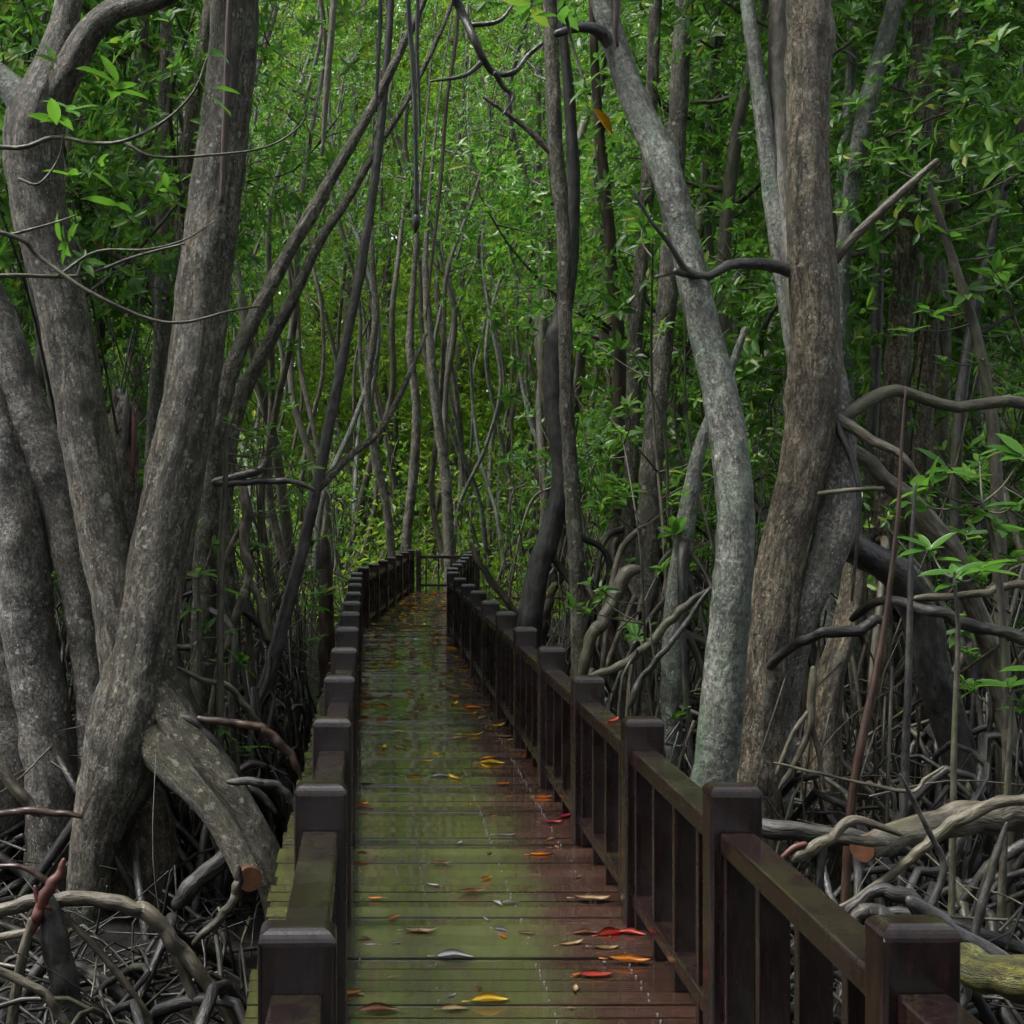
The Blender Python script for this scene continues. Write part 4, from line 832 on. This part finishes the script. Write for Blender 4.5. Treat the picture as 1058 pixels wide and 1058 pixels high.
# tangle of small roots and dead sticks nobody could count
def tangle(n, xf, yr, seed, name, mat, rad=(.006, .022), hgt=(.05, .6), ln=(.4, 1.5), sides=5):
    rng = np.random.default_rng(seed); mb = MB(); c = 0
    while c < n:
        y = rng.uniform(*yr) if rng.random() < .3 else yr[0] + (yr[1] - yr[0]) * rng.random() ** 1.7; x = xf(rng, y)
        if not walk_clear(x, y, .12): continue
        a = rng.uniform(0, 6.28); L = rng.uniform(*ln); h = rng.uniform(*hgt); dx, dy = math.cos(a) * L / 2, math.sin(a) * L / 2
        p = np.array([[x - dx, y - dy, MUD - .05], [x - dx * .4, y - dy * .4, MUD + h * .8], [x + dx * .3, y + dy * .3, MUD + h], [x + dx, y + dy, MUD + (rng.random() < .4) * h * .9 - .03]]); p[1:3] += rng.normal(size=(2, 3)) * .09
        if p[:, 0].max() > -.45 and p[:, 0].min() < 1.34 and p[:, 1].min() < YE: continue
        r0 = rng.uniform(*rad) * (.6 + .6 * rng.random()); sk = rng.random()
        if sk < .45: p = p[[0, 2]] if sk < .25 else p[[0, 1, 3]]; q_ = [r0, r0 * .7] if sk < .25 else [r0, r0 * .9, r0 * .6]; mb.tube(p, q_, sides, 3, .2)
        else: mb.tube(p, [r0, r0, r0 * .85, r0 * .6], sides, 3, .15)
        c += 1
    tag(mb.obj(name, M[mat]), kind='stuff')
lx = lambda rng, y: rng.uniform(-.31 * y - .6, -.5); rx = lambda rng, y: rng.uniform(1.4, .55 * y + .6)
tangle(330, lx, (4.6, 16), 1, 'root_tangle', 'root_wet', (.005, .016), (.0, .22)); tangle(260, lx, (4.6, 20), 2, 'root_tangle', 'root_dim', (.005, .014), (.0, .3))
tangle(560, rx, (2.8, 17), 3, 'root_tangle', 'root_wet', (.005, .018), (.0, .25)); tangle(520, rx, (3.2, 22), 4, 'root_tangle', 'root_dim', (.005, .016), (.0, .35))
tangle(380, rx, (6.6, 15), 5, 'root_tangle', 'bark_dark', (.005, .016), (.3, 1.2), (.1, .7)); tangle(240, lx, (8.2, 15), 6, 'root_tangle', 'bark_dark', (.005, .016), (.2, 1.1), (.1, .7))
tangle(260, rx, (6.5, 20), 7, 'root_tangle', 'root_dim', (.006, .015), (.6, 1.9), (.2, .9)); tangle(240, lx, (8.5, 20), 8, 'root_tangle', 'root_dim', (.006, .015), (.6, 1.9), (.2, .9))

tangle(190, rx, (4.8, 15), 41, 'root_tangle', 'root_wet', (.016, .034), (.2, .8), (.7, 1.8), 7)
tangle(170, rx, (5.5, 15), 42, 'root_tangle', 'bark_dark', (.016, .034), (.3, 1.1), (.7, 1.8), 7)
tangle(130, lx, (7.9, 15), 43, 'root_tangle', 'root_wet', (.014, .030), (.3, 1.1), (.7, 1.8), 7)
tangle(110, lx, (7.9, 15), 44, 'root_tangle', 'bark_dark', (.014, .030), (.3, 1.1), (.7, 1.8), 7)

def sticks(n, xf, yr, zr, seed, mat):
    rng = np.random.default_rng(seed); mb = MB(); c = 0
    while c < n:
        y = rng.uniform(*yr); x = xf(rng, y); L = rng.uniform(.25, 1.1); d = unit(rng.normal(size=3) * [1, 1, .8]); p0 = np.array([x, y, rng.uniform(*zr)]); p2 = p0 + d * L
        if not walk_clear(x, y, .15) or not walk_clear(p2[0], p2[1], .15) or p2[2] < MUD: continue
        r0 = rng.uniform(.0025, .0075); mb.tube([p0, (p0 + p2) / 2 + rng.normal(size=3) * .06 * L, p2], [r0, r0 * .8, r0 * .4], 5, 3, .1); c += 1
    tag(mb.obj('twig_tangle', M[mat]), kind='stuff')
sticks(200, rx, (4.4, 12), (MUD, .25), 51, 'root_pale'); sticks(160, rx, (4.4, 12), (MUD, .25), 52, 'root_wet'); sticks(220, lx, (7.6, 13), (MUD, .4), 53, 'root_pale'); sticks(60, lx, (4.8, 7.4), (MUD, MUD + .25), 54, 'root_dim')
nx_ = lambda rng, y: rng.uniform(-1.9, -.6)
tangle(90, nx_, (8.3, 13), 45, 'root_tangle', 'root_pale', (.010, .022), (.4, 1.4), (.5, 1.3), 6)
tangle(46, lx, (4.9, 7.2), 46, 'root_tangle', 'root_wet', (.014, .028), (.08, .32), (.6, 1.4), 7)
tangle(70, rx, (6.5, 14), 47, 'root_tangle', 'root_pale', (.010, .022), (.4, 1.5), (.5, 1.4), 6)

def thicket(n, xf, yr, seed, mat):
    rng = np.random.default_rng(seed); mb = MB(); c = 0
    while c < n:
        y = yr[0] + (yr[1] - yr[0]) * rng.random(); x = xf(rng, y)
        if not walk_clear(x, y, .5): continue
        L = rng.uniform(1.2, 4.2); ln = rng.normal(size=2) * (.30 if rng.random() < .7 else .8); z0 = MUD - .05 if rng.random() < .75 else rng.uniform(0, 1.5)
        p = np.array([[x, y, z0], [x + ln[0] * L * .3, y + ln[1] * L * .3, z0 + L * .35], [x + ln[0] * L * .62, y + ln[1] * L * .62, z0 + L * .7], [x + ln[0] * L, y + ln[1] * L, z0 + L]]); p[1:3] += rng.normal(size=(2, 3)) * .08
        if not all(walk_clear(q[0], q[1], .25) for q in p): continue
        r0 = rng.uniform(.006, .015); mb.tube(p, [r0, r0 * .85, r0 * .65, r0 * .35], 5, 4, .1); c += 1
    tag(mb.obj('bare_stem_thicket', M[mat]), kind='stuff')
thicket(110, lx, (9, 24), 31, 'bark_slim'); thicket(90, lx, (9, 22), 32, 'root_pale'); thicket(200, rx, (8.5, 24), 33, 'bark_slim'); thicket(120, rx, (8.5, 22), 34, 'root_pale'); thicket(110, rx, (8, 22), 35, 'bark_dark'); thicket(70, lx, (9, 22), 36, 'bark_dark')

# ------------------------------------------------------------------ fallen leaves on the deck
LM = {}
for nm, a, b in (('yellow', (.42, .26, .015), (.55, .38, .03)), ('orange', (.38, .12, .012), (.50, .20, .02)), ('red', (.28, .025, .018), (.40, .06, .03)), ('crimson', (.20, .012, .03), (.32, .03, .05)), ('brown', (.11, .05, .025), (.20, .10, .05)), ('tan', (.19, .125, .06), (.30, .20, .105)), ('grey', (.17, .165, .16), (.27, .26, .255))):
    LM[nm] = plain_mat(nm + '_fallen_leaf', a, b, 25, .35, .5, .15)
def leaf_shape(seed):
    """one curled leaf lying on the boards: blade with a bent surface, thickness and a stalk"""
    rng = np.random.default_rng(seed); n = 11; bm = bmesh.new(); ring = []
    curl = rng.uniform(.2, .8); tip = rng.uniform(.05, .5); tw = rng.uniform(-.15, .15)
    for i in range(n):
        t = i / (n - 1); w = .21 * math.sin(math.pi * min(1, t * .98 + .01)) ** .75 * (1 - .25 * t); row = []
        for j in (-1, -.5, 0, .5, 1):
            z = curl * (j * w) ** 2 * 6 + tip * max(0, abs(t - .5) - .15) ** 1.5 * 1.6 + tw * j * w * (t - .5) * 2
            row.append(bm.verts.new((t - .5, j * w, z + .012)))
        ring.append(row)
    for a, b in zip(ring[:-1], ring[1:]):
        for j in range(4): bm.faces.new((a[j], b[j], b[j + 1], a[j + 1]))
    top = [f for f in bm.faces]; bmesh.ops.solidify(bm, geom=top, thickness=.008)
    s0 = bmesh.ops.create_cone(bm, segments=6, radius1=.014, radius2=.010, depth=.22, cap_ends=True)
    bmesh.ops.rotate(bm, verts=s0['verts'], matrix=Matrix.Rotation(math.pi / 2, 3, 'Y')); bmesh.ops.translate(bm, verts=s0['verts'], vec=(-.59, 0, .02 + tip * .1))
    zmin = min(v.co.z for v in bm.verts)
    for v in bm.verts: v.co.z -= zmin
    me = bpy.data.meshes.new('fallen_leaf'); bm.to_mesh(me); bm.free(); me.polygons.foreach_set('use_smooth', np.ones(len(me.polygons), bool)); return me
SH = {}
for c in LM:
    SH[c] = []
    for k in range(3):
        me = leaf_shape(hash(c) % 100 + k * 7 if False else len(SH) * 10 + k); me.materials.append(LM[c]); SH[c].append(me)
def leaf(c, x, y, ln, rz, label, group=None, z=.005):
    o = bpy.data.objects.new('fallen_leaf', rf.choice(SH[c])); C.objects.link(o); o.location = (x, y, z); o.rotation_euler = (rf.uniform(-.05, .05), rf.uniform(-.05, .05), rz); o.scale = (ln, ln * rf.uniform(.8, 1.15), ln)
    return tag(o, label, 'fallen leaf', group)
near = [('yellow', 506, 1036, .13, .1, 'bright yellow leaf, nearest of the yellow ones on the wet boards'), ('orange', 560, 884, .12, .2, 'curled orange-yellow leaf alone on the maroon side of the boards'), ('orange', 650, 995, .15, -.1, 'long orange leaf lying near the foot of the near railing'),
    ('red', 616, 1009, .12, .1, 'wet red leaf just nearer than the long orange one'), ('red', 632, 966, .12, .4, 'red-orange curled leaf beside the dark brown one'), ('red', 652, 966, .11, -.3, 'red leaf tucked against the near baluster foot'), ('brown', 605, 966, .10, 0, 'dark brown leaf beside the red-orange curled one'),
    ('tan', 612, 931, .15, .05, 'long pale pinkish leaf with a red end lying across the boards'), ('crimson', 570, 851, .11, 0, 'crimson leaf near the railing, nearer of the crimson pair'), ('crimson', 583, 845, .11, .8, 'crimson leaf near the railing, farther of the crimson pair'), ('orange', 561, 825, .10, 0, 'orange leaf right against the railing beside the crimson pair'),
    ('grey', 522, 864, .10, 0, 'pale grey flat leaf alone in the middle of the boards'), ('yellow', 428, 803, .12, .1, 'pale yellow leaf lying next to a grey one'), ('grey', 455, 803, .11, 0, 'grey leaf lying next to a pale yellow one'), ('yellow', 508, 790, .17, .05, 'long thin yellow leaf across the boards near the railing'),
    ('orange', 520, 811, .08, .3, 'small orange-brown leaf just past the crimson pair'), ('tan', 420, 742, .14, 0, 'pale pink-tan leaf in the middle of the walkway'), ('yellow', 489, 738, .09, .9, 'small golden leaf standing on edge on the boards'), ('tan', 476, 763, .13, .1, 'yellowish tan leaf behind the long thin yellow one'),
    ('yellow', 441, 787, .09, .3, 'small yellow leaf in the green reflection'), ('tan', 395, 780, .09, 0, 'small tan leaf close to the near railing posts, on the green reflection'), ('brown', 379, 812, .10, .3, 'dark red-brown leaf against the post row'), ('brown', 377, 836, .11, -.2, 'brown leaf in a clump by the post row, the nearer'), ('orange', 372, 832, .10, .5, 'rusty leaf in a clump by the post row, the farther'),
    ('orange', 373, 893, .07, .3, 'small orange leaf alone against the near left post'), ('brown', 456, 894, .09, 0, 'small brown leaf alone on the green-tinted boards'), ('brown', 487, 924, .12, .1, 'blackish curled leaf in the middle of the green-tinted boards'), ('tan', 435, 964, .13, -.1, 'tan flat leaf soaked onto a board'), ('grey', 470, 990, .14, .05, 'soaked grey leaf near the bright yellow one'),
    ('orange', 362, 1028, .08, .4, 'orange leaf at the foot of the nearest left post'), ('brown', 392, 1047, .14, .1, 'rusty long leaf nearest along the left post row'), ('tan', 590, 977, .10, .3, 'dull pinkish leaf next to the dark brown one'), ('tan', 625, 981, .10, 0, 'pale scrap of leaf between the red leaves'), ('tan', 470, 1044, .10, .2, 'dull tan leaf just nearer than the bright yellow one'),
    ('tan', 530, 765, .09, .2, 'pale leaf against the foot of the railing past the orange-brown one'), ('orange', 543, 780, .09, .6, 'rusty leaf against the foot of the railing'), ('tan', 446, 710, .10, .1, 'small pale leaf in the band of reflected trunks'), ('brown', 378, 722, .11, .1, 'brown leaf clump edge beside the post row'), ('orange', 470, 722, .08, 0, 'tiny orange leaf past the golden one')]
for c, px, py, ln, rz, lab in near:
    d = EYE * F / (py - VY); leaf(c, (px - VX) * d / F, d, ln, rz, lab)
leaf('red', 1.055, 5.45, .10, .9, 'red leaf resting on top of the railing', z=.681)
for _ in range(265):
    y = 7.4 + 16.6 * rf.random() ** .75; side = rf.random(); x = rf.choice([-.0, .3, .45, .75, .9]) + rf.gauss(0, .13)
    x = min(.94, max(-.03, x)); px, py = bendpt(x, y)
    leaf(rf.choice(['yellow', 'yellow', 'yellow', 'tan', 'tan', 'tan', 'orange', 'brown']), px, py, rf.uniform(.10, .17), rf.uniform(-1.5, 1.5), 'small fallen leaf in the litter covering the far part of the boards', 'leaf litter on the far boards')
for _ in range(42):
    y = rf.uniform(3.6, 7.6); x = rf.uniform(-.03, .95)
    leaf(rf.choice(['brown', 'tan', 'brown', 'tan', 'orange', 'grey']), x, y, rf.uniform(.03, .075), rf.uniform(0, 6.3), 'tiny leaf scrap stuck to the near wet boards', 'leaf scraps on the near boards')
hl = bpy.data.objects.new('hanging_leaf', SH['yellow'][0]); C.objects.link(hl); hl.location = W(622, 126, 5.55); hl.rotation_euler = (R(70), R(52), R(15)); hl.scale = (.15, .13, .15); tag(hl, 'yellow leaf dangling from the leafy tip over the walkway', 'leaf')

# ------------------------------------------------------------------ light, camera
w = bpy.data.worlds.new('World'); SC.world = w; w.use_nodes = True; nt = w.node_tree
sky = nt.nodes.new('ShaderNodeTexSky'); sky.sky_type = 'NISHITA'; sky.sun_disc = False
EL, AZ = 62, 262     # soft sun high to the left
sky.sun_elevation = R(EL); sky.sun_rotation = R(AZ); sky.air_density = 1.0; sky.dust_density = 3.0; sky.ozone_density = 1.0
bg = nt.nodes['Background']; hs = nt.nodes.new('ShaderNodeHueSaturation'); hs.inputs['Saturation'].default_value = .35; nt.links.new(sky.outputs[0], hs.inputs['Color']); nt.links.new(hs.outputs[0], bg.inputs['Color']); bg.inputs['Strength'].default_value = .12
sl = bpy.data.lights.new('sun', 'SUN'); sl.energy = 2.0; sl.angle = R(18); sl.color = (1, .97, .92)
so_ = bpy.data.objects.new('sun', sl); C.objects.link(so_)
sd = Vector((math.sin(R(AZ)) * math.cos(R(EL)), math.cos(R(AZ)) * math.cos(R(EL)), math.sin(R(EL))))
so_.rotation_euler = sd.to_track_quat('Z', 'Y').to_euler()

cam = bpy.data.cameras.new('camera'); co = bpy.data.objects.new('camera', cam); C.objects.link(co); SC.camera = co
co.location = (0, 0, EYE); co.rotation_euler = (math.pi / 2, 0, 0)
cam.sensor_width = 36; cam.sensor_fit = 'HORIZONTAL'; cam.lens = 36 * F / 1058
cam.shift_x = (529 - VX) / 1058; cam.shift_y = (VY - 529) / 1058
cam.clip_start = .05; cam.clip_end = 600
SC.view_settings.view_transform = 'Standard'; SC.view_settings.look = 'None'; SC.view_settings.gamma = 1; SC.view_settings.exposure = 1.62
SC.cycles.max_bounces = 5; SC.cycles.diffuse_bounces = 3; SC.cycles.glossy_bounces = 2; SC.cycles.transmission_bounces = 3; SC.cycles.adaptive_threshold = .03
SC.cycles.sample_clamp_indirect = 4.0
